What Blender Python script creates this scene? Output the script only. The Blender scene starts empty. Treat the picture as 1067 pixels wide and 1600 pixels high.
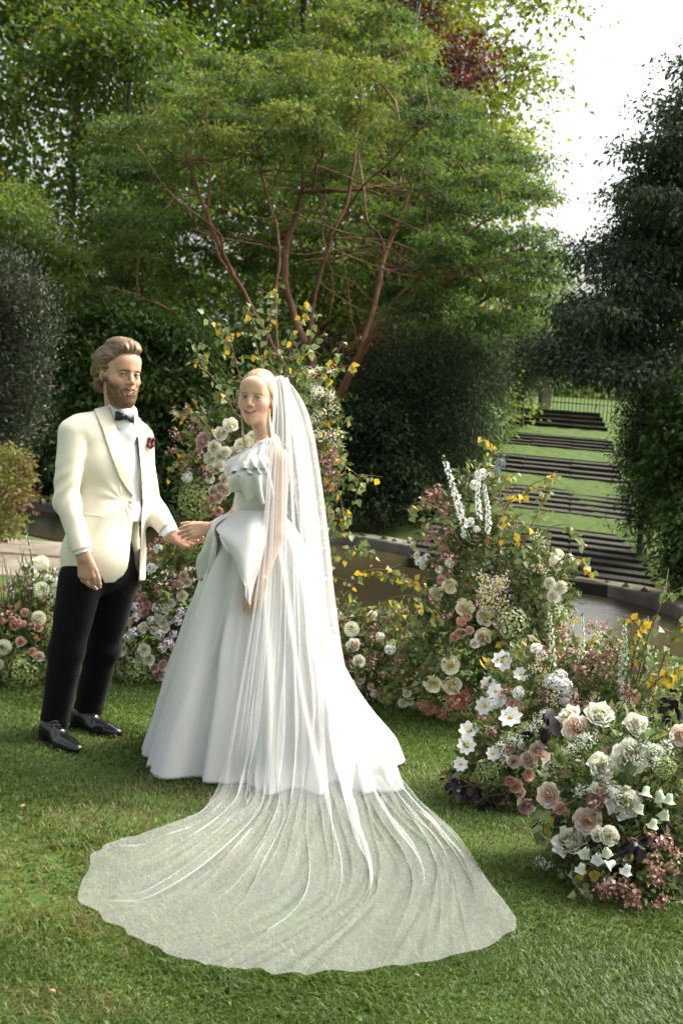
import bpy, math, random
import numpy as np
from mathutils import Vector, Matrix

random.seed(7)
RNG = np.random.default_rng(7)
S = bpy.context.scene
COL = S.collection
pi = math.pi

# ------------------------------------------------------------------ camera
FPX = 50.0 / 36.0 * 1600.0
CAM_H = 1.6
ROLL = math.radians(4.0)
PITCH = math.atan(180.0 / FPX)
cam_d = bpy.data.cameras.new('camera')
cam = bpy.data.objects.new('camera', cam_d)
COL.objects.link(cam)
cam_d.sensor_fit = 'VERTICAL'
cam_d.sensor_height = 36.0
cam_d.sensor_width = 24.0
cam_d.lens = 50.0
cam_d.clip_end = 2000.0
cam_d.dof.use_dof = True
cam_d.dof.focus_distance = 5.8
cam_d.dof.aperture_fstop = 5.6
MCAM = Matrix.Rotation(pi / 2 - PITCH, 3, 'X') @ Matrix.Rotation(ROLL, 3, 'Z')
cam.matrix_world = Matrix.Translation((0, 0, CAM_H)) @ MCAM.to_4x4()
S.camera = cam

# ------------------------------------------------------------------ sky, sun, exposure
SUN_EL, SUN_AZ = math.radians(50), math.radians(66)      # azimuth from +Y towards +X
w = bpy.data.worlds.new('World')
S.world = w
w.use_nodes = True
wn = w.node_tree
sky = wn.nodes.new('ShaderNodeTexSky')
sky.sky_type = 'NISHITA'
sky.sun_disc = False
sky.sun_elevation = SUN_EL
sky.sun_rotation = SUN_AZ
sky.air_density = 0.7
sky.dust_density = 9.0
sky.ozone_density = 0.0
hs = wn.nodes.new('ShaderNodeHueSaturation')
hs.inputs['Saturation'].default_value = 0.5          # thin high haze
wn.links.new(sky.outputs[0], hs.inputs['Color'])
wn.links.new(hs.outputs[0], wn.nodes['Background'].inputs[0])
wn.nodes['Background'].inputs[1].default_value = 0.15
sun_d = bpy.data.lights.new('sun', 'SUN')
sun_d.energy = 0.9
sun_d.angle = math.radians(14.0)
sun_d.color = (1.0, 0.96, 0.89)
sun = bpy.data.objects.new('sun', sun_d)
COL.objects.link(sun)
sd = Vector((math.sin(SUN_AZ) * math.cos(SUN_EL), math.cos(SUN_AZ) * math.cos(SUN_EL), math.sin(SUN_EL)))
sun.rotation_euler = sd.to_track_quat('Z', 'Y').to_euler()
S.view_settings.view_transform = 'Standard'
S.view_settings.look = 'None'
S.view_settings.gamma = 1.0
S.view_settings.use_curve_mapping = False
S.view_settings.exposure = 1.72
S.view_settings.use_white_balance = True
S.view_settings.white_balance_temperature = 6700.0
S.view_settings.white_balance_tint = 4.0
S.render.engine = 'CYCLES'
S.cycles.max_bounces = 8
S.cycles.diffuse_bounces = 3
S.cycles.transmission_bounces = 4
S.cycles.transparent_max_bounces = 24
S.cycles.use_denoising = True

# ------------------------------------------------------------------ helpers
def ray(px, py):
    c = Vector(((px - 533.5) / FPX, (800.0 - py) / FPX, -1.0))
    return MCAM @ c

def P(px, py, d):
    """world point on the line of sight through a photo pixel, at world depth y = d"""
    r = ray(px, py)
    return Vector((0, 0, CAM_H)) + r * (d / r.y)

def G(px, py, z=0.0):
    r = ray(px, py)
    return Vector((0, 0, CAM_H)) + r * ((z - CAM_H) / r.z)

def link(o, parent=None):
    COL.objects.link(o)
    if parent is not None:
        o.parent = parent
    return o

def tag(o, label=None, cat=None, group=None, kind=None):
    if label: o['label'] = label
    if cat: o['category'] = cat
    if group: o['group'] = group
    if kind: o['kind'] = kind
    return o

def empty(name, loc=(0, 0, 0), label=None, cat=None, group=None):
    o = bpy.data.objects.new(name, None)
    o.empty_display_size = 0.1
    o.location = loc
    link(o)
    return tag(o, label, cat, group)

def np_mesh(name, V, F, mats, smooth=True, attrs=None, midx=None):
    """V (n,3), F (m,3|4) numpy arrays -> mesh data"""
    me = bpy.data.meshes.new(name)
    V = np.ascontiguousarray(V, dtype=np.float32)
    F = np.ascontiguousarray(F, dtype=np.int32)
    k = F.shape[1]
    me.vertices.add(len(V))
    me.vertices.foreach_set('co', V.ravel())
    me.loops.add(F.size)
    me.loops.foreach_set('vertex_index', F.ravel())
    me.polygons.add(len(F))
    me.polygons.foreach_set('loop_start', np.arange(0, F.size, k, dtype=np.int32))
    me.polygons.foreach_set('loop_total', np.full(len(F), k, dtype=np.int32))
    if smooth:
        me.polygons.foreach_set('use_smooth', np.ones(len(F), dtype=bool))
    if not isinstance(mats, (list, tuple)):
        mats = [mats]
    for m in mats:
        me.materials.append(m)
    if midx is not None:
        me.polygons.foreach_set('material_index', np.ascontiguousarray(midx, dtype=np.int32))
    if attrs:
        for an, arr in attrs.items():
            if arr.ndim == 1:
                a = me.attributes.new(an, 'FLOAT', 'POINT')
                a.data.foreach_set('value', np.ascontiguousarray(arr, dtype=np.float32))
            else:
                a = me.attributes.new(an, 'FLOAT_COLOR', 'POINT')
                a.data.foreach_set('color', np.ascontiguousarray(arr, dtype=np.float32).ravel())
    me.update(calc_edges=True)
    return me

def obj(name, me, parent=None, loc=None):
    o = bpy.data.objects.new(name, me)
    if loc is not None:
        o.location = loc
    return link(o, parent)

class MB:
    """collects triangles/quads as python lists"""
    def __init__(self):
        self.v, self.f, self.m = [], [], []
    def add(self, V, F, m=0):
        b = len(self.v)
        self.v += [tuple(p) for p in V]
        for q in F:
            self.f.append(tuple(i + b for i in q))
            self.m.append(m)
    def box(self, c, s, rz=0.0, m=0, top=1.0):
        cx, cy, cz = c; sx, sy, sz = s[0] / 2, s[1] / 2, s[2] / 2
        ca, sa = math.cos(rz), math.sin(rz)
        V = []
        for z, k in ((-sz, 1.0), (sz, top)):
            for x, y in ((-sx, -sy), (sx, -sy), (sx, sy), (-sx, sy)):
                x *= k; y *= k
                V.append((cx + x * ca - y * sa, cy + x * sa + y * ca, cz + z))
        self.add(V, [(3, 2, 1, 0), (4, 5, 6, 7), (0, 1, 5, 4), (1, 2, 6, 5), (2, 3, 7, 6), (3, 0, 4, 7)], m)
    def tube(self, pts, rads, n=6, m=0, cap=True):
        V, F = tube_arrays(np.array([tuple(p) for p in pts], float), np.array(rads, float), n)
        self.add(V.tolist(), F.tolist(), m)
        if cap:
            b = len(self.v) - len(V)
            self.f.append(tuple(b + i for i in reversed(range(n)))); self.m.append(m)
            self.f.append(tuple(b + len(V) - n + i for i in range(n))); self.m.append(m)
    def mesh(self, name, mats, smooth=True):
        me = bpy.data.meshes.new(name)
        me.from_pydata(self.v, [], self.f)
        if not isinstance(mats, (list, tuple)): mats = [mats]
        for mm in mats: me.materials.append(mm)
        me.polygons.foreach_set('material_index', np.array(self.m, dtype=np.int32))
        if smooth: me.polygons.foreach_set('use_smooth', np.ones(len(self.f), dtype=bool))
        me.update()
        return me

def tube_arrays(p, r, n=6):
    m = len(p)
    t = np.gradient(p, axis=0)
    t /= np.linalg.norm(t, axis=1)[:, None] + 1e-9
    ref = np.array([0.0, 0, 1]) if abs(t[0][2]) < 0.9 else np.array([1.0, 0, 0])
    u = np.cross(t[0], ref); u /= np.linalg.norm(u)
    U = np.zeros((m, 3)); W = np.zeros((m, 3))
    for i in range(m):
        u = u - t[i] * np.dot(u, t[i]); u /= np.linalg.norm(u) + 1e-9
        U[i] = u; W[i] = np.cross(t[i], u)
    a = np.arange(n) * 2 * pi / n
    V = p[:, None, :] + r[:, None, None] * (U[:, None, :] * np.cos(a)[None, :, None] + W[:, None, :] * np.sin(a)[None, :, None])
    V = V.reshape(-1, 3)
    i = np.arange(m - 1)[:, None] * n; j = np.arange(n)[None, :]; j2 = (j + 1) % n
    F = np.stack([i + j, i + j2, i + n + j2, i + n + j], -1).reshape(-1, 4)
    return V, F

def grid_faces(nu, nv, wrap=False):
    i = np.arange(nv - 1)[:, None] * nu
    j = np.arange(nu if wrap else nu - 1)[None, :]
    j2 = (j + 1) % nu
    return np.stack([i + j, i + j2, i + nu + j2, i + nu + j], -1).reshape(-1, 4)

def unit(a):
    return a / (np.linalg.norm(a, axis=-1, keepdims=True) + 1e-9)

def rand_dirs(n):
    return unit(RNG.normal(size=(n, 3)))

def catmull(pts, n):
    """sample n points of a Catmull-Rom spline through pts"""
    p = np.array([tuple(q) for q in pts], float)
    p = np.vstack([2 * p[0] - p[1], p, 2 * p[-1] - p[-2]])
    t = np.linspace(0, len(p) - 3 - 1e-6, n)
    i = t.astype(int); f = (t - i)[:, None]
    a, b, c, d = p[i], p[i + 1], p[i + 2], p[i + 3]
    return 0.5 * ((2 * b) + (c - a) * f + (2 * a - 5 * b + 4 * c - d) * f ** 2 + (-a + 3 * b - 3 * c + d) * f ** 3)

def leaves(C, D, N, L, W, rnd, fold=0.18, fat=0.45):
    """folded leaf rhombs: centre of base C, direction D, face normal N, length L, width W"""
    n = len(C)
    D = unit(D); B = unit(np.cross(D, N)); N = np.cross(B, D)
    L = np.broadcast_to(np.asarray(L, float), (n,))[:, None]; W = np.broadcast_to(np.asarray(W, float), (n,))[:, None]
    mid = C + D * L * fat
    V = np.stack([C, mid + B * W * 0.5 + N * W * fold, C + D * L - N * L * 0.06, mid - B * W * 0.5 + N * W * fold], 1).reshape(-1, 3)
    b = np.arange(n)[:, None] * 4
    F = np.concatenate([b + np.array([[0, 1, 2]]), b + np.array([[0, 2, 3]])], 1).reshape(-1, 3)
    return V, F, np.repeat(rnd, 4)

# ------------------------------------------------------------------ materials
def new_mat(name):
    m = bpy.data.materials.new(name)
    m.use_nodes = True
    nt = m.node_tree
    b = nt.nodes['Principled BSDF']
    return m, nt, b

def ramp(nt, stops):
    r = nt.nodes.new('ShaderNodeValToRGB')
    e = r.color_ramp.elements
    while len(e) < len(stops): e.new(0.5)
    for i, (p, c) in enumerate(stops):
        e[i].position = p; e[i].color = (*c, 1)
    return r

def noise(nt, scale, detail=4.0, rough=0.55, coord='Object', stretch=None):
    tc = nt.nodes.new('ShaderNodeTexCoord')
    n = nt.nodes.new('ShaderNodeTexNoise')
    n.inputs['Scale'].default_value = scale
    n.inputs['Detail'].default_value = detail
    n.inputs['Roughness'].default_value = rough
    src = tc.outputs[coord]
    if stretch:
        mp = nt.nodes.new('ShaderNodeMapping')
        mp.inputs['Scale'].default_value = stretch
        nt.links.new(src, mp.inputs[0]); src = mp.outputs[0]
    nt.links.new(src, n.inputs['Vector'])
    return n

def mat_noise(name, stops, scale=5.0, rough=0.7, bump=0.0, bscale=40.0, bdist=0.01, spec=0.3, sheen=0.0, transl=0.0, stretch=None, detail=5.0):
    m, nt, b = new_mat(name)
    n = noise(nt, scale, detail, stretch=stretch)
    r = ramp(nt, stops)
    nt.links.new(n.outputs['Fac'], r.inputs[0])
    nt.links.new(r.outputs[0], b.inputs['Base Color'])
    b.inputs['Roughness'].default_value = rough
    b.inputs['Specular IOR Level'].default_value = spec
    if sheen: b.inputs['Sheen Weight'].default_value = sheen
    if bump:
        n2 = noise(nt, bscale, 6.0, 0.6, stretch=stretch)
        bp = nt.nodes.new('ShaderNodeBump')
        bp.inputs['Strength'].default_value = bump
        bp.inputs['Distance'].default_value = bdist
        nt.links.new(n2.outputs['Fac'], bp.inputs['Height'])
        nt.links.new(bp.outputs[0], b.inputs['Normal'])
    if transl:
        add_transl(nt, b, r.outputs[0], transl)
    return m

def add_transl(nt, b, colsock, fac, boost=1.0):
    t = nt.nodes.new('ShaderNodeBsdfTranslucent')
    nt.links.new(colsock, t.inputs[0])
    mx = nt.nodes.new('ShaderNodeMixShader')
    mx.inputs[0].default_value = fac
    out = nt.nodes['Material Output']
    nt.links.new(b.outputs[0], mx.inputs[1]); nt.links.new(t.outputs[0], mx.inputs[2])
    nt.links.new(mx.outputs[0], out.inputs[0])

def mat_attr(name, stops, rough=0.5, spec=0.3, transl=0.35, attr='rnd', tboost=(1.6, 1.5, 0.8)):
    """leaf / petal material: colour from a per-piece random attribute"""
    m, nt, b = new_mat(name)
    a = nt.nodes.new('ShaderNodeAttribute'); a.attribute_name = attr
    r = ramp(nt, stops)
    nt.links.new(a.outputs['Fac'], r.inputs[0])
    nt.links.new(r.outputs[0], b.inputs['Base Color'])
    b.inputs['Roughness'].default_value = rough
    b.inputs['Specular IOR Level'].default_value = spec
    if transl:
        mul = nt.nodes.new('ShaderNodeMix'); mul.data_type = 'RGBA'; mul.blend_type = 'MULTIPLY'
        mul.inputs[0].default_value = 1.0
        nt.links.new(r.outputs[0], mul.inputs[6]); mul.inputs[7].default_value = (*tboost, 1)
        add_transl(nt, b, mul.outputs[2], transl)
    return m
# ================================================================== ground, pool, stairs
FAR_Z = -0.25
far_edge = np.array([tuple(G(x, y, FAR_Z)) for x, y in ((-160, 762), (45, 785), (300, 815), (480, 832), (560, 840), (660, 858), (780, 880), (900, 905), (1000, 928), (1067, 950), (1130, 985))])[:, :2]
far_edge = catmull(np.column_stack([far_edge, np.zeros(len(far_edge))]), 60)[:, :2]
near_edge = catmull([(-9.5, 16.6, 0), (-6.5, 15.6, 0), (-4.2, 14.9, 0), (-2.6, 13.6, 0), (-1.2, 11.2, 0), (0.4, 10.1, 0), (2.0, 9.6, 0), (3.6, 9.6, 0), (4.2, 10.6, 0)], 50)[:, :2]
pool_poly = np.vstack([far_edge, near_edge[::-1]])

def in_poly(x, y, poly):
    inside = np.zeros(x.shape, bool)
    j = len(poly) - 1
    for i in range(len(poly)):
        xi, yi = poly[i]; xj, yj = poly[j]
        c = ((yi > y) != (yj > y)) & (x < (xj - xi) * (y - yi) / (yj - yi + 1e-12) + xi)
        inside ^= c
        j = i
    return inside

def nearest_on(poly, x, y):
    best = np.full(x.shape, 1e9); bx = x.copy(); by = y.copy()
    for i in range(len(poly)):
        a = poly[i]; b = poly[(i + 1) % len(poly)]
        d = b - a; L = d @ d + 1e-12
        t = np.clip(((x - a[0]) * d[0] + (y - a[1]) * d[1]) / L, 0, 1)
        qx = a[0] + t * d[0]; qy = a[1] + t * d[1]
        dd = np.hypot(x - qx, y - qy)
        m = dd < best
        best[m] = dd[m]; bx[m] = qx[m]; by[m] = qy[m]
    return best, bx, by

fe_s = far_edge[np.argsort(far_edge[:, 0])]
def gz(x, y):
    x = np.asarray(x, float); y = np.asarray(y, float)
    yf = np.interp(x, fe_s[:, 0], fe_s[:, 1])
    s = y - yf + 0.3
    far = FAR_Z + 0.068 * np.clip(s - 1.2, 0, 22) + 0.02 * np.clip(s - 24, 0, 200)
    near = np.zeros_like(far)
    k = np.clip((s) / 0.3, 0, 1)
    z = near * (1 - k) + far * k
    bumps = 0.012 * np.sin(x * 1.7 + y * 0.6) * np.sin(y * 1.3 - x * 0.4)
    return z + bumps

def axis(a, b, fine0, fine1, fs, cs):
    pts = [fine0]
    while pts[-1] < fine1: pts.append(pts[-1] + fs)
    s = cs
    while pts[-1] < b: pts.append(pts[-1] + s); s *= 1.35
    lo = [fine0]; s = cs
    while lo[-1] > a: lo.append(lo[-1] - s); s *= 1.35
    return np.array(lo[:0:-1] + pts)

ax = axis(-350, 350, -9, 9, 0.14, 0.4)
ay = axis(-60, 600, -1, 24, 0.14, 0.4)
X, Y = np.meshgrid(ax, ay)
x = X.ravel(); y = Y.ravel()
box = (np.abs(x) < 11) & (y > 8) & (y < 25)
dist = np.full(x.shape, 9.0); 
bd, bx, by = nearest_on(pool_poly, x[box], y[box])
ins = np.zeros(x.shape, bool); ins[box] = in_poly(x[box], y[box], pool_poly)
zz = gz(x, y)
snap = bd < 0.075
xb = x[box]; yb = y[box]
xb[snap] = bx[snap]; yb[snap] = by[snap]
x[box] = xb; y[box] = yb
snapped = np.zeros(x.shape, bool); snapped[np.where(box)[0][snap]] = True
zz[ins & ~snapped] = -1.1

gm, nt, b = new_mat('lawn_soil')
n1 = noise(nt, 0.9, 5); n2 = noise(nt, 14, 6)
r1 = ramp(nt, [(0.30, (0.10, 0.075, 0.042)), (0.42, (0.060, 0.085, 0.022)), (0.6, (0.045, 0.085, 0.016)), (0.8, (0.075, 0.115, 0.024))])
mxn = nt.nodes.new('ShaderNodeMix'); mxn.data_type = 'FLOAT'; mxn.inputs[0].default_value = 0.45
nt.links.new(n1.outputs['Fac'], mxn.inputs[2]); nt.links.new(n2.outputs['Fac'], mxn.inputs[3])
nt.links.new(mxn.outputs[0], r1.inputs[0]); nt.links.new(r1.outputs[0], b.inputs['Base Color'])
b.inputs['Roughness'].default_value = 0.95; b.inputs['Specular IOR Level'].default_value = 0.1
n3 = noise(nt, 60, 6); bp = nt.nodes.new('ShaderNodeBump'); bp.inputs['Strength'].default_value = 0.7; bp.inputs['Distance'].default_value = 0.02
nt.links.new(n3.outputs['Fac'], bp.inputs['Height']); nt.links.new(bp.outputs[0], b.inputs['Normal'])
gme = np_mesh('ground', np.column_stack([x, y, zz]), grid_faces(len(ax), len(ay)), gm)
tag(obj('ground', gme), 'green lawn and grass banks around the pool', None, kind='structure')

# water
wm, nt, b = new_mat('pond_water')
b.inputs['Base Color'].default_value = (0.050, 0.040, 0.020, 1)
b.inputs['Roughness'].default_value = 0.2
b.inputs['Specular IOR Level'].default_value = 0.35
b.inputs['IOR'].default_value = 1.33
nw = noise(nt, 3.0, 3, stretch=(1, 2.5, 1)); bp = nt.nodes.new('ShaderNodeBump'); bp.inputs['Strength'].default_value = 0.12; bp.inputs['Distance'].default_value = 0.05
nt.links.new(nw.outputs['Fac'], bp.inputs['Height']); nt.links.new(bp.outputs[0], b.inputs['Normal'])
cen = pool_poly.mean(0)
me = bpy.data.meshes.new('water')
me.from_pydata([(*(p + (p - cen) * 0.004), -0.345) for p in pool_poly], [], [tuple(range(len(pool_poly)))[::-1]])
me.materials.append(wm); me.update()
tag(obj('water', me), 'still brown water of the garden pool', None, kind='structure')

# stone
stone = mat_noise('weathered_stone', [(0.25, (0.07, 0.06, 0.048)), (0.5, (0.17, 0.155, 0.125)), (0.75, (0.27, 0.245, 0.20))], 3.2, 0.9, 0.6, 30, 0.012)
stone_b = mat_noise('weathered_stone_warm', [(0.25, (0.07, 0.056, 0.043)), (0.5, (0.155, 0.13, 0.10)), (0.75, (0.23, 0.20, 0.165))], 2.6, 0.9, 0.6, 30, 0.012)
moss = mat_noise('mossy_stone', [(0.3, (0.020, 0.018, 0.015)), (0.5, (0.032, 0.029, 0.022)), (0.62, (0.026, 0.030, 0.015)), (0.8, (0.065, 0.058, 0.045))], 5.0, 0.95, 0.6, 35, 0.012)

def bevel_slab(poly, z0, z1, bev=0.02, mats=None, name='stone', tilt=0.0):
    """poly: list of xy corners (ccw) -> slab with chamfered top edge"""
    p = np.array(poly, float); c = p.mean(0)
    d = unit(np.column_stack([p - c]))
    pin = p - d * bev * 1.4
    n = len(p)
    tz = lambda q: tilt * (q[0] - c[0])
    V = [(*q, z0) for q in p] + [(*q, z1 - bev + tz(q)) for q in p] + [(*q, z1 + tz(q)) for q in pin]
    F = []
    for k in (0, n):
        for i in range(n):
            j = (i + 1) % n
            F.append((k + i, k + j, k + n + j, k + n + i))
    F.append(tuple(range(2 * n, 3 * n)))
    m = MB(); m.add(V, F)
    return m.mesh(name, mats, smooth=False)

# kerb along the far rim and the earth wall of the near rim
kerb = empty('pool_kerb', (float(far_edge[20][0]), float(far_edge[20][1]), FAR_Z), 'low curved kerb of worn stone blocks along the far rim of the pool', 'kerb')
seg = np.concatenate([[0], np.cumsum(np.linalg.norm(np.diff(far_edge, axis=0), axis=1))])
pos = 0.0; kl = Vector(kerb.location)
while pos < seg[-1] - 0.3:
    L = random.uniform(0.75, 1.15); e = min(pos + L, seg[-1])
    ss = np.linspace(pos + 0.006, e - 0.006, 4)
    q = np.column_stack([np.interp(ss, seg, far_edge[:, 0]), np.interp(ss, seg, far_edge[:, 1])])
    tn = unit(np.gradient(q, axis=0)); nn = np.column_stack([-tn[:, 1], tn[:, 0]])   # left of travel = far side
    A = q - nn * 0.10; B = q + nn * 0.34
    poly = np.vstack([A, B[::-1]]) - np.array([kl.x, kl.y])
    k = obj('kerb_stone', bevel_slab(poly, -0.9, 0.035 + random.uniform(-0.006, 0.006), 0.018, [stone, stone_b][int(random.random() < 0.3)], 'kerb_stone'), kerb)
    pos = e
V = []; 
for p_, q_ in zip(near_edge, np.gradient(near_edge, axis=0)):
    V += [(p_[0], p_[1], 0.012), (p_[0], p_[1], -0.9)]
F = np.stack([np.arange(0, len(V) - 2, 2), np.arange(1, len(V) - 2, 2), np.arange(3, len(V), 2), np.arange(2, len(V), 2)], -1)
soil = mat_noise('wet_earth', [(0.3, (0.03, 0.024, 0.015)), (0.7, (0.08, 0.06, 0.04))], 6, 0.95, 0.6)
tag(obj('pool_bank', np_mesh('pool_bank', np.array(V), F, soil)), 'dark earth edge on the near side of the pool', None, kind='structure')

# flagstone paving beside the pool
pav = empty('paving', (-3.2, 12.2, 0.0)); tag(pav, 'old worn flagstone paving at the pool side', None, kind='structure')
jr = random.Random(3)
rows = 8
yv = 9.9
row_i = 0
while yv < 14.0:
    hgt = jr.uniform(0.45, 0.75)
    xv = -6.2 + jr.uniform(-0.4, 0.0)
    while xv < -1.15:
        wd = jr.uniform(0.55, 1.25)
        g = 0.012
        c = [(xv + g, yv + g), (xv + wd - g, yv + g), (xv + wd - g, yv + hgt - g), (xv + g, yv + hgt - g)]
        c = [(cx_ + jr.uniform(-0.012, 0.012) + 0.04 * math.sin(cy_ * 1.3), cy_ + jr.uniform(-0.012, 0.012) + 0.05 * math.sin(cx_ * 0.9)) for cx_, cy_ in c]
        mx_, my_ = xv + wd / 2, yv + hgt / 2
        edge = 13.9 - 0.10 * (mx_ + 4.5) ** 2 * (mx_ > -4.5) - 0.3 * max(0, mx_ + 2.4) * 3
        if my_ < edge and my_ > 10.9:
            poly = [(a - pav.location.x, b_ - pav.location.y) for a, b_ in c]
            obj('flagstone', bevel_slab(poly, -0.06, 0.022 + jr.uniform(-0.008, 0.010), 0.014, jr.choice([stone, stone_b, stone_b]), 'flagstone', jr.uniform(-0.006, 0.006)), pav)
        xv += wd
    yv += hgt; row_i += 1

# long shallow stairs, stone flights parted by turf strips
prof = [(905, 15.8), (824, 19.0), (800, 20.3), (764, 23.0), (745, 24.5), (716, 27.2), (700, 28.8), (681, 31.2), (668, 32.8), (640, 36.0)]
LX = ([640, 668, 681, 700, 716, 745, 764, 800, 824, 905], [816, 800, 782, 770, 762, 740, 728, 700, 684, 640])
RX = ([640, 668, 681, 700, 716, 745, 764, 800, 824, 905], [925, 938, 944, 948, 951, 958, 964, 976, 984, 1000])
def stair_pt(yp, d):
    z = P(860, yp, d).z
    xl = np.interp(yp, *LX); xr = np.interp(yp, *RX)
    l = P(xl, yp, d); r_ = P(xr, yp, d)
    tw = 0.9
    return Vector((l.x, d + tw, z)), Vector((r_.x, d - tw, z))
stair = empty('stone_stairs', stair_pt(905, 15.8)[0] * 0.5 + stair_pt(905, 15.8)[1] * 0.5, 'wide mossy stone stairs with turf strips climbing to the iron railing', 'stairs')
turf_m = mat_noise('turf', [(0.3, (0.045, 0.080, 0.014)), (0.55, (0.075, 0.125, 0.020)), (0.8, (0.11, 0.155, 0.030))], 9, 0.95, 1.0, 90, 0.04)
sl = stair.location
STRIPS = []
for k in range(len(prof) - 1):
    (y0, d0), (y1, d1) = prof[k], prof[k + 1]
    a0, b0 = stair_pt(y0, d0); a1, b1 = stair_pt(y1, d1)
    if k % 2 == 0:
        n = [8, 5, 4, 4, 4][k // 2]
        for i in range(n):
            t0, t1 = i / n, (i + 1) / n
            zt = a0.z + (a1.z - a0.z) * (i + 1) / n
            pts = [a0.lerp(a1, t0), b0.lerp(b1, t0), b0.lerp(b1, t1 + 0.06), a0.lerp(a1, t1 + 0.06)]
            nb = 3
            for j in range(nb):        # each tread is laid from three long stones
                u0, u1 = (j + 0.003) / nb, (j + 0.997) / nb
                jit = random.uniform(-0.012, 0.012)
                q = [pts[0].lerp(pts[1], u0), pts[0].lerp(pts[1], u1), pts[3].lerp(pts[2], u1), pts[3].lerp(pts[2], u0)]
                poly = [(v.x - sl.x, v.y - sl.y + (jit if ii < 2 else 0)) for ii, v in enumerate(q)]
                obj('step', bevel_slab(poly, a0.z - sl.z - 0.35, zt - sl.z + random.uniform(-0.006, 0.006), 0.014, moss, 'step'), stair)
    else:
        V = [tuple(v - sl) for v in (a0, b0, b1, a1)]
        nu, nv = 24, 10
        gv = []
        for jv in range(nv):
            for iu in range(nu):
                v = a0.lerp(b0, iu / (nu - 1)).lerp(a1.lerp(b1, iu / (nu - 1)), 0.04 + jv / (nv - 1))
                gv.append((v.x - sl.x, v.y - sl.y, v.z - sl.z + 0.012 + 0.02 * math.sin(iu * 1.3 + k) * math.sin(jv * 1.1)))
        obj('turf_strip', np_mesh('turf_strip', np.array(gv), grid_faces(nu, nv), turf_m), stair)
        STRIPS.append((a0, b0, a1, b1))

# iron railing across the top of the stairs
iron = mat_noise('black_iron', [(0.3, (0.02, 0.02, 0.02)), (0.7, (0.05, 0.045, 0.04))], 20, 0.5, spec=0.5)
a, c_ = P(846, 634, 37.2), P(960, 648, 36.2)
rail = empty('iron_railing', a, 'black iron railing with thin upright bars above the stairs', 'railing')
zb = a.z - 0.05; tall = 0.95
for i in range(20):
    t = i / 19; q = a.lerp(c_, t) - a
    m = MB(); m.tube([(q.x, q.y, -0.3), (q.x, q.y, tall - 0.03), (q.x, q.y, tall + 0.06)], [0.011, 0.011, 0.002], 5)
    obj('bar', m.mesh('bar', iron), rail)
for hz in (0.12, tall - 0.1):
    m = MB(); q = c_ - a
    m.tube([(0, 0, hz), (q.x, q.y, hz)], [0.014, 0.014], 5)
    obj('rail', m.mesh('rail', iron), rail)
pier = P(850, 632, 36.9)
m = MB(); m.box((0, 0, 0.35), (0.26, 0.26, 1.1), 0.2); m.box((0, 0, 0.94), (0.34, 0.34, 0.08), 0.2)
tag(obj('stone_pier', m.mesh('stone_pier', stone_b, False), None, pier), 'small square stone pier at the end of the iron railing', 'pier')

# lawn grass: short bent blades, one countless sheet
def patch_noise(x, y, s):
    return (np.sin(x * 2.1 * s + 1.3 * np.sin(y * 1.7 * s)) + np.sin(y * 2.7 * s + 1.1 * np.sin(x * 1.9 * s + 2)) + np.sin((x + y) * 3.9 * s + 4)) / 3

def grass(name, px, py, pz, hgt, wid, seed, label, mats, lean=0.6):
    r = np.random.default_rng(seed)
    n = len(px)
    base = np.column_stack([px, py, pz])
    az = r.uniform(0, 2 * pi, n)
    swirl = patch_noise(px, py, 0.9) * 2.5
    az = np.where(r.random(n) < 0.55, swirl + r.normal(0, 0.6, n), az)
    dirv = np.column_stack([np.cos(az), np.sin(az), np.zeros(n)])
    side = np.column_stack([-np.sin(az + r.normal(0, .8, n)), np.cos(az), np.zeros(n)])
    ln = lean * r.uniform(0.2, 1.5, n)
    up = np.array([0, 0, 1.0])
    h = (hgt * r.uniform(0.55, 1.25, n))[:, None]; wd = (wid * r.uniform(0.7, 1.3, n))[:, None]
    mid = base + up * h * 0.55 + dirv * h * ln[:, None] * 0.35
    tip = base + up * h * np.clip(1.0 - 0.3 * ln, .4, 1)[:, None] + dirv * h * ln[:, None] * 1.0
    V = np.stack([base - side * wd / 2, base + side * wd / 2, mid - side * wd * 0.42, mid + side * wd * 0.42, tip], 1).reshape(-1, 3)
    b_ = np.arange(n)[:, None] * 5
    F = np.concatenate([b_ + np.array([[0, 1, 3]]), b_ + np.array([[0, 3, 2]]), b_ + np.array([[2, 3, 4]])], 1).reshape(-1, 3)
    pn = 0.5 + 0.22 * patch_noise(px + 7, py, 0.8) + 0.16 * patch_noise(px, py + 3, 2.7) + r.normal(0, 0.13, n)
    dry = bare(px, py)
    pn = np.where(r.random(n) < dry * 0.75, 0.03 + 0.12 * r.random(n), np.clip(pn, 0.2, 1))
    o = obj(name, np_mesh(name, V, F, mats, True, {'rnd': np.repeat(pn, 5)}))
    return tag(o, label, None, kind='stuff')

BARE = [(G(180, 1285), 0.30, 0.22), (G(60, 1420), 0.42, 0.26), (G(130, 1440), 0.22, 0.16), (G(20, 1345), 0.3, 0.2), (G(250, 1250), 0.25, 0.12), (G(850, 1330), 0.3, 0.2), (G(140, 1165), 0.16, 0.12), (G(300, 1335), .3, .2), (G(90, 1560), .2, .1)]
def bare(x, y):
    s = np.zeros_like(x)
    for c, rx, ry in BARE:
        s = np.maximum(s, np.exp(-(((x - c.x) / rx) ** 2 + ((y - c.y) / ry) ** 2) ** 1.2))
    return np.clip(s * (1.0 + 0.7 * patch_noise(x, y, 5.0)), 0, 1)

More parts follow.
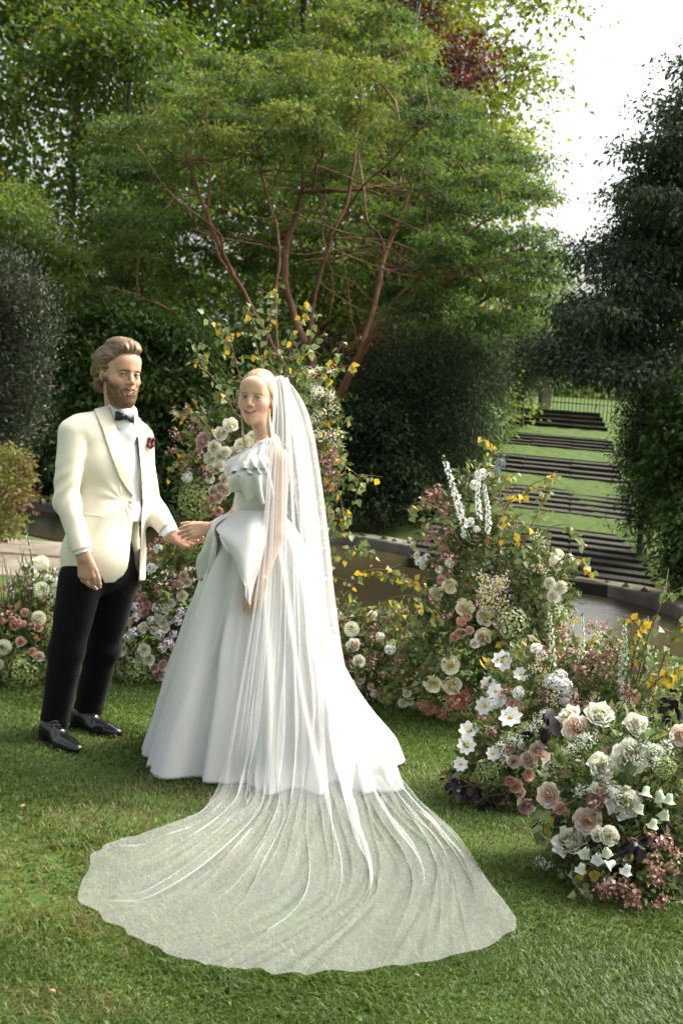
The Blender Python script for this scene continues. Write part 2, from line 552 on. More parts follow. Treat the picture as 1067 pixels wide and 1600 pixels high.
grass_m = mat_attr('grass_blade', [(0.0, (0.16, 0.115, 0.055)), (0.14, (0.13, 0.115, 0.045)), (0.24, (0.050, 0.082, 0.018)), (0.5, (0.066, 0.112, 0.024)), (0.75, (0.100, 0.150, 0.034)), (1.0, (0.165, 0.185, 0.06))], 0.5, 0.25, 0.35, tboost=(1.3, 1.3, 0.7))
r = np.random.default_rng(11)
N = 330000
gy = 3.1 + (10.6 - 3.1) * r.random(N) ** 1.75
gx = (r.random(N) * 2 - 1) * (0.27 * gy + 0.55)
keep = ~in_poly(gx, gy, pool_poly)
keep &= r.random(N) > 0.72 * bare(gx, gy) 
keep &= ~((gx < -1.0) & (gy > 10.0))
gx, gy = gx[keep], gy[keep]
print('grass', len(gx))
clump = 0.8 + 0.35 * patch_noise(gx, gy, 3.1)
grass('lawn_grass', gx, gy, gz(gx, gy) - 0.004, 0.036 * clump, 0.0030 + 0.00035 * gy, 5, 'short mown green grass of the lawn with worn brown patches', grass_m, 0.95)
# ================================================================== trees and shrubs
def tree_skeleton(paths, clumps, rtip, step=0.45, up=0.6, jit=0.10, seed=1):
    r = np.random.default_rng(seed)
    pos = []; par = []
    for pi_, path in enumerate(paths):
        p = catmull(path, max(4, int(sum((Vector(path[i + 1]) - Vector(path[i])).length for i in range(len(path) - 1)) / (step * 0.6))))
        if not pos:
            prev = -1
        else:
            prev = int(np.argmin(np.linalg.norm(np.array(pos) - p[0], axis=1)))
        for q in p:
            pos.append(q + r.normal(0, 0.01, 3)); par.append(prev); prev = len(pos) - 1
    P_ = np.array(pos); 
    cl = np.array(clumps)
    d0 = np.array([np.min(np.linalg.norm(P_ - c, axis=1)) for c in cl])
    ends = []
    for ci in np.argsort(d0):
        c = cl[ci]
        A = np.array(pos)
        dist = np.linalg.norm(A - c, axis=1)
        cost = dist + up * np.maximum(0, A[:, 2] - c[2] + 0.25 * dist)
        k = int(np.argmin(cost))
        a = A[k]; L = dist[k]
        n = max(2, int(L / step) + 1)
        prev = k
        bow = np.array([0, 0, 0.10 * L]) + r.normal(0, jit * L, 3) * 0.6
        for i in range(1, n + 1):
            t = i / n
            q = a + (c - a) * t + bow * math.sin(pi * t) + r.normal(0, jit * step, 3) * (i < n)
            pos.append(q); par.append(prev); prev = len(pos) - 1
        ends.append(prev)
    pos = np.array(pos); n = len(pos)
    wgt = np.zeros(n)
    kids = [[] for _ in range(n)]
    for i in range(n):
        if par[i] >= 0: kids[par[i]].append(i)
    for i in range(n - 1, -1, -1):
        if not kids[i]: wgt[i] = 1.0
        if par[i] >= 0: wgt[par[i]] += wgt[i]
    rad = rtip * wgt ** 0.46
    return pos, par, kids, wgt, rad

def skeleton_mesh(sk, name, mats, sides=6, rmin=0.0):
    pos, par, kids, wgt, rad = sk
    Vs, Fs = [], []; off = 0
    stack = [(0, None)]
    done = []
    while stack:
        i, pr = stack.pop()
        ch = [i] if pr is None else [pr, i]
        while kids[ch[-1]]:
            ks = sorted(kids[ch[-1]], key=lambda q: -wgt[q])
            for q in ks[1:]: stack.append((q, ch[-1]))
            ch.append(ks[0])
        rr = rad[ch].copy()
        if pr is not None: rr[0] = min(rr[0], rad[i] * 1.25)
        if rr.max() < rmin or len(ch) < 2: continue
        nsd = sides if rr.max() > 0.04 else 4
        V, F = tube_arrays(pos[ch], rr, nsd)
        Vs.append(V); Fs.append(F + off); off += len(V)
    return np_mesh(name, np.vstack(Vs), np.vstack(Fs), mats)

def clump_leaves(cl, rad, n_per, size, seed, flat=0.55, droop=0.4, aspect=0.5, shell=0.5, upbias=0.35, tone=None):
    r = np.random.default_rng(seed)
    cl = np.array(cl); k = len(cl)
    rad = np.broadcast_to(np.asarray(rad, float), (k,))
    cnt = np.maximum(6, (n_per * (rad / rad.mean()) ** 2).astype(int))
    idx = np.repeat(np.arange(k), cnt); n = len(idx)
    d = unit(r.normal(size=(n, 3))); d[:, 2] = d[:, 2] + upbias; d = unit(d)
    rr = (shell + (1 - shell) * r.random(n)) * (1 + 0.16 * r.normal(size=n))
    # lumpy clump outline
    ph = r.uniform(0, 6.28, (k, 3))[idx]
    lump = 1 + 0.28 * np.sin(d[:, 0] * 4 + ph[:, 0]) * np.sin(d[:, 1] * 4 + ph[:, 1]) + 0.15 * np.sin(d[:, 2] * 7 + ph[:, 2])
    off = d * (rr * lump * rad[idx])[:, None]
    off[:, 2] *= flat
    C = cl[idx] + off
    D = d * 0.6 + r.normal(0, 0.55, (n, 3)); D[:, 2] -= droop
    Nn = unit(np.array([0, 0, 1.0]) * 0.7 + r.normal(0, 0.5, (n, 3)) + d * 0.35)
    L = size * r.uniform(0.65, 1.3, n)
    tn = (np.zeros(k) if tone is None else np.asarray(tone))[idx]
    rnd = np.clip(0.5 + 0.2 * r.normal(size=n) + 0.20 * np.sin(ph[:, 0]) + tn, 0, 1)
    return leaves(C, unit(D), Nn, L, L * aspect, rnd)

def tree(name, label, cat, paths, clumps, rads, n_per, size, bark, leafm, rtip=0.012, seed=1, group=None, flat=0.55, droop=0.4, aspect=0.5, shell=0.5, step=0.45, up=0.6, sides=7, tone=None, rmin=0.0, crown='crown', trunk='trunk', upbias=0.35):
    base = Vector(paths[0][0])
    root = empty(name, base, label, cat, group)
    sk = tree_skeleton([[tuple(q) for q in p] for p in paths], clumps, rtip, step, up, seed=seed)
    sk = (sk[0] - np.array(base), *sk[1:])
    obj(trunk, skeleton_mesh(sk, trunk, bark, sides, rmin), root)
    V, F, rn = clump_leaves(np.array(clumps) - np.array(base), rads, n_per, size, seed + 50, flat, droop, aspect, shell, upbias, tone)
    obj(crown, np_mesh(crown, V, F, leafm, False, {'rnd': rn}), root)
    return root

def sample_poly(poly, n, seed, mind=0.0):
    r = np.random.default_rng(seed)
    poly = np.array(poly, float)
    lo, hi = poly.min(0), poly.max(0)
    out = []
    tries = 0
    while len(out) < n and tries < n * 60:
        tries += 1
        q = lo + (hi - lo) * r.random(2)
        if not in_poly(np.array([q[0]]), np.array([q[1]]), poly)[0]: continue
        if mind and out and min(np.hypot(q[0] - a[0], q[1] - a[1]) for a in out) < mind: continue
        out.append(q)
    return np.array(out)

bark_red = mat_noise('peeling_bark', [(0.25, (0.06, 0.035, 0.024)), (0.45, (0.17, 0.075, 0.042)), (0.62, (0.24, 0.14, 0.085)), (0.8, (0.22, 0.19, 0.14))], 6, 0.75, 0.8, 22, 0.03, stretch=(1, 1, 0.35))
bark_grey = mat_noise('grey_bark', [(0.3, (0.045, 0.038, 0.028)), (0.6, (0.10, 0.085, 0.065)), (0.8, (0.15, 0.13, 0.10))], 6, 0.9, 0.8, 25, 0.03, stretch=(1, 1, 0.3))
lf_maple = mat_attr('maple_leaf', [(0.0, (0.030, 0.052, 0.022)), (0.5, (0.062, 0.098, 0.036)), (0.85, (0.115, 0.148, 0.046)), (1.0, (0.16, 0.15, 0.05))], 0.6, 0.2, 0.42, tboost=(1.55, 1.8, 0.7))
lf_wood = mat_attr('woodland_leaf', [(0.0, (0.032, 0.062, 0.016)), (0.5, (0.058, 0.105, 0.024)), (0.9, (0.095, 0.14, 0.034)), (1.0, (0.16, 0.11, 0.03))], 0.5, 0.3, 0.45, tboost=(1.9, 1.8, 0.6))
lf_pale = mat_attr('pale_leaf', [(0.0, (0.055, 0.085, 0.02)), (0.5, (0.095, 0.135, 0.032)), (1.0, (0.16, 0.18, 0.05))], 0.5, 0.3, 0.52, tboost=(2.0, 1.8, 0.7))
lf_copper = mat_attr('copper_leaf', [(0.0, (0.026, 0.012, 0.018)), (0.6, (0.050, 0.018, 0.022)), (1.0, (0.12, 0.04, 0.025))], 0.5, 0.3, 0.3, tboost=(1.8, 1.1, 0.8))
lf_ever = mat_attr('evergreen_leaf', [(0.0, (0.024, 0.040, 0.024)), (0.5, (0.044, 0.068, 0.038)), (1.0, (0.080, 0.11, 0.060))], 0.6, 0.2, 0.18, tboost=(1.3, 1.4, 0.8))
lf_yew = mat_attr('yew_needle', [(0.0, (0.018, 0.030, 0.016)), (0.6, (0.034, 0.052, 0.026)), (1.0, (0.070, 0.095, 0.045))], 0.7, 0.12, 0.12)
lf_laurel = mat_attr('laurel_leaf', [(0.0, (0.030, 0.062, 0.018)), (0.5, (0.055, 0.105, 0.028)), (1.0, (0.11, 0.165, 0.04))], 0.5, 0.3, 0.28, tboost=(1.5, 1.6, 0.6))
lf_azalea = mat_attr('azalea_leaf', [(0.0, (0.10, 0.055, 0.035)), (0.35, (0.13, 0.08, 0.045)), (0.55, (0.11, 0.13, 0.035)), (1.0, (0.20, 0.20, 0.07))], 0.6, 0.2, 0.35)

def gpt(px, d):
    """ground point below picture column px at depth d"""
    x_ = P(px, 700, d).x
    return Vector((x_, d, float(gz(x_, d))))

# --- paperbark maple behind the couple
D0 = 20.0
def M(px, py, dd=0.0): return tuple(P(px, py, D0 + dd))
mb = gpt(498, D0)
b0 = tuple(mb); b1 = M(500, 740)
paths = [
    [b0, b1, M(500, 680), M(487, 560, .1), M(492, 460, .3), M(520, 370, .4), M(545, 300, .5), M(560, 180, .5), M(565, 90, .4)],
    [b1, M(470, 640, -.2), M(436, 560, -.4), M(392, 480, -.7), M(350, 400, -.9), M(318, 320, -1.0), M(295, 250, -1.1), M(288, 195, -1.0)],
    [M(436, 560, -.4), M(428, 470, -.2), M(437, 390, -.1), M(425, 330, .2), M(408, 270, .5), M(400, 210, .4)],
    [b1, M(520, 650, -.3), M(560, 560, -.5), M(600, 490, -.7), M(655, 430, -.9), M(715, 375, -1.1), M(775, 335, -1.2)],
    [M(560, 560, -.5), M(585, 480, -.1), M(600, 400, .3), M(640, 300, .6), M(668, 200, .5)],
    [M(600, 490, -.7), M(650, 470, -1.1), M(720, 425, -1.6), M(800, 405, -1.8)],
    [M(487, 560, .1), M(455, 480, .6), M(445, 400, .9), M(470, 300, 1.0), M(480, 200, 1.0)],
    [b1, M(440, 690, .2), M(345, 570, .0), M(300, 508, -.4), M(240, 472, -.8), M(170, 448, -1.0)],
    [M(350, 400, -.9), M(335, 355, -1.3), M(265, 300, -1.6), M(215, 225, -1.7)],
    [M(392, 480, -.7), M(340, 395, -.2), M(325, 330, .2), M(330, 260, .4)],
    [M(520, 370, .4), M(560, 300, -.4), M(610, 250, -.9), M(640, 215, -1.2)],
]
tw = np.random.default_rng(41)
for k in range(34):          # bare forked twigs inside the open lower crown
    src = paths[tw.integers(0, 7)]
    q = Vector(src[tw.integers(2, len(src) - 1)])
    e_ = Vector(M(tw.uniform(250, 680), tw.uniform(230, 470), tw.uniform(-1.2, 0.8)))
    e_ = q + (e_ - q).normalized() * min((e_ - q).length, tw.uniform(0.8, 1.9))
    if e_.z < q.z - 0.1: e_.z = q.z + 0.2
    md = q.lerp(e_, 0.5) + Vector(tw.normal(0, 0.10, 3))
    paths.append([tuple(q), tuple(q.lerp(md, 0.6) + Vector(tw.normal(0, .05, 3))), tuple(md), tuple(e_)])
outline = [(118, 470), (150, 380), (215, 320), (165, 230), (200, 165), (285, 105), (400, 92), (470, 75), (520, 15), (575, 5), (640, 50), (655, 110), (735, 165), (800, 205), (845, 300), (870, 385), (868, 450), (800, 520), (700, 540), (600, 480), (500, 440), (380, 430), (330, 470), (250, 500)]
pp = sample_poly(outline, 165, 21, 30)
rr_ = np.random.default_rng(22)
cl = []; tone = []
for (px, py) in pp:
    e = ((px - 500) / 400) ** 2 + ((py - 330) / 340) ** 2
    w_ = 2.6 * math.sqrt(max(0.08, 1 - min(1, e)))
    inner = 245 < px < 620 and 250 < py < 560
    if inner and rr_.random() < 0.5: continue
    dd = rr_.uniform(0.7, 1.0) * w_ if inner else rr_.uniform(-1, 1) * w_
    cl.append(M(px, py, dd)); tone.append(0.22 if (px < 660 and py < 240) else (-0.12 if px > 640 else 0.03))  # sunlit upper left and darker right of the crown painted into leaf tone
# a second set fills the rear
pp2 = sample_poly(outline, 60, 23, 46)
for (px, py) in pp2:
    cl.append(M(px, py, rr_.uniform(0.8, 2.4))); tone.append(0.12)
rads = rr_.uniform(0.26, 0.62, len(cl)) * np.where(np.array([c[2] for c in cl]) > 5.2, 0.85, 1.0)
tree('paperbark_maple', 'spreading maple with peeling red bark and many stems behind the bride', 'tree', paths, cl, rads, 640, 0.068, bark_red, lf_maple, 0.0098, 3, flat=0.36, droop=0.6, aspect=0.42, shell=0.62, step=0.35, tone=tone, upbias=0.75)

# --- tall trees of the wood behind
def wood_tree(name, label, px, d, top, half, n, n_per, size, leafm, seed, low=0.25, lean=0, group='tall trees of the wood behind', rtip=0.016, cat='tree', bark=bark_grey, cr=(0.8, 1.5), depth=2.8, skip=None):
    r = np.random.default_rng(seed)
    g = gpt(px, d)
    h = top
    tp = [tuple(g), tuple(g + Vector((lean * .2, 0, h * .3))), tuple(g + Vector((lean * .5, 0.1, h * .6))), tuple(g + Vector((lean, 0, h * .93)))]
    cl = []
    while len(cl) < n:
        t = r.random()
        zz_ = h * (low + (1 - low) * t)
        wmax = half * (math.sin(pi * min(1, 0.12 + 0.88 * t)) ** 0.6)
        a = r.uniform(0, 2 * pi); q = math.sqrt(r.random())
        c = (g.x + lean * t + math.cos(a) * wmax * q, g.y + math.sin(a) * min(wmax, depth) * q, g.z + zz_)
        if skip and skip(c): continue
        cl.append(c)
    rads = r.uniform(*cr, n)
    return tree(name, label, cat, [tp], cl, rads, n_per, size, bark, leafm, rtip, seed, group, flat=0.55, droop=0.35, aspect=0.6, shell=0.35, step=0.9, up=0.9)

wood_tree('beech_tree', 'tall dark green beech with its trunk showing, at the edge of the wood', 92, 31, 19, 4.2, 95, 330, 0.135, lf_wood, 101)
wood_tree('beech_tree', 'tall thin crowned beech with sky showing between its branches', 245, 35, 21, 3.6, 80, 300, 0.14, lf_wood, 102, lean=0.4)
wood_tree('beech_tree', 'tall full beech rising straight above the maple', 430, 36, 22, 4.6, 110, 320, 0.14, lf_wood, 103)
wood_tree('beech_tree', 'broad dense beech at the rim of the wood beside the rounded holly', -120, 29, 18, 4.5, 90, 320, 0.135, lf_wood, 104)
wood_tree('plane_tree', 'pale green open crowned plane tree against the white sky', 640, 33, 17.5, 2.9, 110, 300, 0.15, lf_pale, 105, low=0.3, lean=-0.2)
wood_tree('copper_beech', 'copper beech with dark red leaves showing behind the maple', 600, 26, 9.3, 1.7, 40, 240, 0.11, lf_copper, 106, low=0.15, cr=(0.5, 0.9), depth=1.6)
wood_tree('understorey_tree', 'low dark tree filling the shade under the beeches', 170, 27, 8.0, 3.4, 70, 330, 0.12, lf_wood, 107, low=0.05, group='low trees under the wood')
wood_tree('understorey_tree', 'low bushy tree behind the stems of the maple', 380, 27, 6.6, 3.6, 70, 330, 0.12, lf_wood, 108, low=0.03, group='low trees under the wood')
wood_tree('understorey_tree', 'low leafy tree between the copper beech and the yews', 580, 29, 7.0, 3.2, 70, 300, 0.12, lf_wood, 109, low=0.03, group='low trees under the wood')
wood_tree('understorey_tree', 'sunlit low tree behind the yew by the stairs', 690, 34, 7.5, 2.2, 55, 280, 0.13, lf_pale, 110, low=0.05, group='low trees under the wood')

# --- big evergreen on the right and what stands below it
def shape_tree(name, label, cat, poly, d, dw, n, crange, n_per, size, leafm, bark, seed, trunkx, flat=0.6, group=None, droop=0.4, aspect=0.5, shell=0.35, mind=10, rtip=0.01, step=0.5, up=0.6, crown='crown', trunk='trunk', upbias=0.35, base=None, tone=None):
    r = np.random.default_rng(seed)
    pp = sample_poly(poly, n, seed, mind)
    cl = [tuple(P(px, py, d + r.uniform(-dw, dw))) for px, py in pp]
    for i, c in enumerate(cl):
        zz_ = float(gz(c[0], c[1])) + 0.08
        if c[2] < zz_: cl[i] = (c[0], c[1], zz_)
    g = base or gpt(trunkx, d)
    topz = max(c[2] for c in cl)
    tx = np.mean([c[0] for c in cl])
    tp = [tuple(g), (g.x * .8 + tx * .2, d, g.z + (topz - g.z) * .35), (g.x * .5 + tx * .5, d, g.z + (topz - g.z) * .7), (tx, d, g.z + (topz - g.z) * .9)]
    return tree(name, label, cat, [tp], cl, r.uniform(*crange, len(cl)), n_per, size, bark, leafm, rtip, seed, group, flat=flat, droop=droop, aspect=aspect, shell=shell, step=step, up=up, crown=crown, trunk=trunk, upbias=upbias, tone=tone)

shape_tree('holm_oak', 'huge dark evergreen oak towering to the right of the stairs', 'tree',
           [(1160, 40), (1090, 110), (1035, 200), (1020, 262), (985, 298), (975, 345), (955, 395), (925, 445), (895, 475), (850, 515), (862, 560), (905, 590), (960, 615), (1020, 600), (1080, 560), (1200, 560), (1280, 200), (1240, 40)],
           16.0, 1.8, 130, (0.26, 0.66), 800, 0.064, lf_ever, bark_grey, 201, 1150, flat=0.38, droop=0.7, mind=20, rtip=0.011, aspect=0.45)
shape_tree('yew_tree', 'dark clipped yew column to the right of the stairs', 'tree', [(985, 610), (1030, 590), (1050, 700), (1040, 830), (995, 830), (980, 700)], 17.0, 0.5, 40, (0.25, 0.4), 700, 0.05, lf_yew, bark_grey, 202, 1010, flat=1.2, aspect=0.3, droop=0.6)
shape_tree('laurel_shrub', 'leafy laurel bank at the foot of the evergreen oak', 'shrub', [(1045, 640), (1090, 600), (1180, 600), (1180, 900), (1060, 900), (1035, 800), (1035, 720)], 14.6, 0.5, 46, (0.25, 0.45), 420, 0.085, lf_laurel, bark_grey, 203, 1090, flat=0.8, crown='foliage', trunk='stems')
# --- yews along the left of the stairs
shape_tree('yew_tree', 'broad black-green yew hanging over the pool bank', 'tree', [(575, 560), (640, 525), (700, 535), (735, 600), (730, 700), (700, 790), (640, 795), (600, 740), (580, 650)], 20.5, 0.9, 80, (0.35, 0.6), 900, 0.055, lf_yew, bark_grey, 204, 655, flat=1.2, aspect=0.28, droop=0.8)
shape_tree('yew_tree', 'upright yew beside the middle flights of the stairs', 'tree', [(715, 525), (770, 520), (785, 560), (778, 640), (755, 675), (720, 660)], 25.5, 0.7, 40, (0.3, 0.5), 700, 0.06, lf_yew, bark_grey, 205, 745, flat=1.3, aspect=0.28, droop=0.8)
shape_tree('yew_tree', 'farthest yew next to the stone pier at the stair top', 'tree', [(780, 530), (840, 515), (852, 560), (832, 610), (800, 640), (775, 620)], 33.0, 0.7, 36, (0.3, 0.5), 600, 0.07, lf_yew, bark_grey, 206, 812, flat=1.3, aspect=0.28, droop=0.8)
shape_tree('evergreen_shrub', 'low dark shrub on the bank below the broad yew', 'shrub', [(530, 640), (600, 640), (640, 720), (660, 790), (560, 800), (520, 760)], 19.6, 0.4, 40, (0.25, 0.42), 380, 0.07, lf_yew, bark_grey, 207, 590, flat=0.8, crown='foliage', trunk='stems', aspect=0.5)
shape_tree('laurel_shrub', 'bright leafy shrub squeezed between the yews by the stairs', 'shrub', [(725, 650), (760, 640), (775, 670), (740, 730), (700, 760), (690, 720)], 21.5, 0.4, 22, (0.2, 0.35), 320, 0.08, lf_laurel, bark_grey, 208, 730, flat=0.8, crown='foliage', trunk='stems')
# --- left side
shape_tree('holly_tree', 'rounded dark holly overhanging the columnar yew', 'tree', [(-60, 330), (20, 308), (80, 345), (115, 400), (110, 460), (60, 500), (-60, 520)], 19.0, 0.9, 50, (0.3, 0.5), 560, 0.07, lf_wood, bark_grey, 209, -20, flat=0.6, droop=0.6)
shape_tree('yew_tree', 'columnar yew with pale tipped sprays behind the azalea', 'tree', [(-40, 440), (50, 430), (72, 500), (60, 600), (30, 690), (-40, 720)], 15.5, 0.5, 52, (0.25, 0.42), 720, 0.055, mat_attr('yew_pale_needle', [(0.0, (0.016, 0.026, 0.014)), (0.7, (0.035, 0.050, 0.028)), (0.92, (0.09, 0.10, 0.07)), (1.0, (0.28, 0.24, 0.17))], 0.6, 0.2, 0.1), bark_grey, 210, 0, flat=1.3, aspect=0.28, droop=-0.6)
shape_tree('laurel_shrub', 'big glossy laurel bank behind the groom', 'shrub', [(60, 540), (120, 500), (220, 480), (300, 510), (330, 600), (320, 700), (300, 790), (200, 790), (90, 770), (60, 700)], 19.5, 0.7, 130, (0.3, 0.5), 360, 0.095, lf_laurel, bark_grey, 211, 190, flat=0.8, crown='foliage', trunk='stems')
shape_tree('laurel_shrub', 'shaded laurel bank between the groom and the maple', 'shrub', [(300, 560), (400, 540), (480, 600), (540, 640), (560, 800), (420, 815), (310, 800)], 21.8, 0.6, 80, (0.3, 0.5), 330, 0.09, lf_laurel, bark_grey, 212, 420, flat=0.8, crown='foliage', trunk='stems')
shape_tree('rhododendron', 'low rhododendron with upright pale shoots at the far bank', 'shrub', [(40, 715), (85, 700), (110, 740), (95, 765), (45, 760)], 19.8, 0.3, 16, (0.2, 0.3), 200, 0.10, lf_laurel, bark_grey, 213, 75, flat=0.7, droop=-0.4, crown='foliage', trunk='stems')
shape_tree('azalea_bush', 'straggly azalea with browning leaves by the flagstones', 'shrub', [(-60, 700), (10, 695), (45, 740), (50, 775), (20, 800), (25, 835), (-60, 850)], 12.2, 0.3, 34, (0.10, 0.2), 130, 0.05, lf_azalea, bark_grey, 214, -10, flat=0.8, rtip=0.005, step=0.15, crown='foliage', trunk='stems')

# --- far wood and meadow edge closing the view
r = np.random.default_rng(77)
def far_mass(name, label, x0, x1, y0, y1, h0, h1, n, size, leafm, seed):
    r = np.random.default_rng(seed)
    cx = r.uniform(x0, x1, n); cy = r.uniform(y0, y1, n)
    cz = gz(cx, cy) + r.uniform(h0, h1, n)
    V, F, rn = clump_leaves(np.column_stack([cx, cy, cz]), r.uniform(1.2, 2.2, n), 130, size, seed, 0.7, 0.3, 0.7, 0.3)
    tag(obj(name, np_mesh(name, V, F, leafm, False, {'rnd': rn})), label, None, kind='stuff')
far_mass('far_wood', 'dense far woodland filling the background', -26, 3.5, 42, 50, 0, 15, 330, 0.3, lf_wood, 301)
far_mass('far_hedge', 'far row of trees beyond the meadow', 2, 70, 110, 122, -1, 7, 190, 0.5, lf_wood, 302)
# ================================================================== implicit modelling for the figures
def A3(v): return np.array(tuple(v), float)
MCAMI = np.array(MCAM.transposed())
def proj(Q):
    c = (Q - np.array([0, 0, CAM_H])) @ MCAMI.T
    return 533.5 + c[:, 0] / -c[:, 2] * FPX, 800.0 - c[:, 1] / -c[:, 2] * FPX

def cap(Q, a, b, ra, rb=None):
    a = A3(a); b = A3(b); rb = ra if rb is None else rb
    d = b - a
    t = np.clip(((Q - a) @ d) / (d @ d + 1e-12), 0, 1)
    return np.linalg.norm(Q - a - t[:, None] * d, axis=1) - (ra + (rb - ra) * t)

def ell(Q, c, r, R=None):
    q = Q - A3(c)
    if R is not None: q = q @ np.asarray(R).T          # rows of R = local axes
    r = np.asarray(r, float)
    k0 = np.linalg.norm(q / r, axis=1); k1 = np.linalg.norm(q / r ** 2, axis=1)
    return k0 * (k0 - 1.0) / (k1 + 1e-9)

def rbox(Q, c, hs, rr, R=None):
    q = Q - A3(c)
    if R is not None: q = q @ np.asarray(R).T
    e = np.abs(q) - (np.asarray(hs, float) - rr)
    return np.linalg.norm(np.maximum(e, 0), axis=1) + np.minimum(e.max(1), 0) - rr

def smin(a, b, k):
    h = np.clip(0.5 + 0.5 * (b - a) / k, 0, 1)
    return b + (a - b) * h - k * h * (1 - h)
def smax(a, b, k): return -smin(-a, -b, k)

def poly_sd(x, y, poly):
    poly = np.array(poly, float)
    d = np.full(x.shape, 1e9)
    for i in range(len(poly)):
        a = poly[i]; b = poly[(i + 1) % len(poly)]; e = b - a
        t = np.clip(((x - a[0]) * e[0] + (y - a[1]) * e[1]) / (e @ e + 1e-12), 0, 1)
        d = np.minimum(d, np.hypot(x - a[0] - t * e[0], y - a[1] - t * e[1]))
    return np.where(in_poly(x, y, poly), -d, d)

def pix_sd(Q, poly, scale=360.0):
    px, py = proj(Q)
    return poly_sd(px, py, poly) / scale

def wob(Q, f, seed=0.0):
    x, y, z = Q[:, 0] * f + seed, Q[:, 1] * f + 1.7 * seed, Q[:, 2] * f - seed
    return (np.sin(x + 1.3 * np.sin(y * 0.9 + 0.5 * z)) + np.sin(y * 1.1 + 1.2 * np.sin(z * 1.05 + x * 0.6)) + np.sin(z * 0.95 + 1.4 * np.sin(x * 1.15 - y * 0.4))) / 3

def polygonise(f, lo, hi, h):
    lo = np.array(lo, float); hi = np.array(hi, float)
    n = (np.ceil((hi - lo) / h / 4).astype(int) * 4)
    nc = n // 4 + 1
    cx = [lo[i] + 4 * h * np.arange(nc[i]) for i in range(3)]
    Cg = np.stack(np.meshgrid(*cx, indexing='ij'), -1).reshape(-1, 3)
    Fc = f(Cg).reshape(nc)
    F = np.repeat(np.repeat(np.repeat(Fc, 4, 0), 4, 1), 4, 2)[:n[0] + 1, :n[1] + 1, :n[2] + 1].astype(np.float32)
    near = np.abs(Fc) < 4 * h * 2.4
    nb = np.repeat(np.repeat(np.repeat(near, 4, 0), 4, 1), 4, 2)
    # shift by half a coarse cell so the band is centred
    band = np.zeros_like(nb)
    s = 2
    band[:-s or None, :-s or None, :-s or None] = nb[s:, s:, s:]
    band |= nb
    band = band[:n[0] + 1, :n[1] + 1, :n[2] + 1]
    I = np.argwhere(band)
    F[band] = f(lo + I * h)
    S_ = F < 0
    nx, ny, nz = F.shape
    c = [S_[i:nx - 1 + i, j:ny - 1 + j, k:nz - 1 + k] for i in (0, 1) for j in (0, 1) for k in (0, 1)]
    cnt = sum(a.astype(np.int8) for a in c)
    mixed = (cnt > 0) & (cnt < 8)
    cell = np.argwhere(mixed)
    idx = np.full(mixed.shape, -1, np.int32); idx[mixed] = np.arange(len(cell))
    corners = np.array([(i, j, k) for i in (0, 1) for j in (0, 1) for k in (0, 1)])
    val = np.stack([F[cell[:, 0] + a, cell[:, 1] + b, cell[:, 2] + d] for a, b, d in corners], 1)
    acc = np.zeros((len(cell), 3)); num = np.zeros(len(cell))
    for a in range(8):
        for b in range(a + 1, 8):
            if np.abs(corners[a] - corners[b]).sum() != 1: continue
            va, vb = val[:, a], val[:, b]
            m = (va < 0) != (vb < 0)
            t = np.where(m, va / np.where(m, va - vb, 1), 0)[:, None]
            acc += np.where(m[:, None], corners[a] + (corners[b] - corners[a]) * t, 0)
            num += m
    V = lo + (cell + acc / num[:, None]) * h
    Fa = []
    for ax_ in range(3):
        o1, o2 = [(1, 2), (2, 0), (0, 1)][ax_]
        sl_a = [slice(1, -1)] * 3; sl_a[ax_] = slice(0, -1)
        sl_b = [slice(1, -1)] * 3; sl_b[ax_] = slice(1, None)
        a = S_[tuple(sl_a)]; b = S_[tuple(sl_b)]
        E = np.argwhere(a != b)
        if len(E) == 0: continue
        flip = a[tuple(E.T)]
        base = E.copy(); 
        for q in range(3):
            if q != ax_: base[:, q] += 1
        def ci(d1, d2):
            k = base.copy(); k[:, o1] -= d1; k[:, o2] -= d2
            return idx[tuple(k.T)]
        q = np.stack([ci(1, 1), ci(0, 1), ci(0, 0), ci(1, 0)], 1)
        q[~flip] = q[~flip][:, ::-1]
        Fa.append(q)
    Fq = np.vstack(Fa)
    Fq = Fq[(Fq >= 0).all(1)]
    return V, Fq

def merge(parts):
    Vs, Fs, off = [], [], 0
    for V, F in parts:
        Vs.append(V); Fs.append(F + off); off += len(V)
    return np.vstack(Vs), np.vstack(Fs)

def frame(fwd, up=(0, 0, 1), roll=0.0):
    """rows: right, forward, up"""
    f = unit(A3(fwd)); u = unit(A3(up) - f * (A3(up) @ f)); r = np.cross(f, u)
    if roll:
        c, s = math.cos(roll), math.sin(roll)
        r, u = r * c + u * s, u * c - r * s
    return np.array([r, f, u])

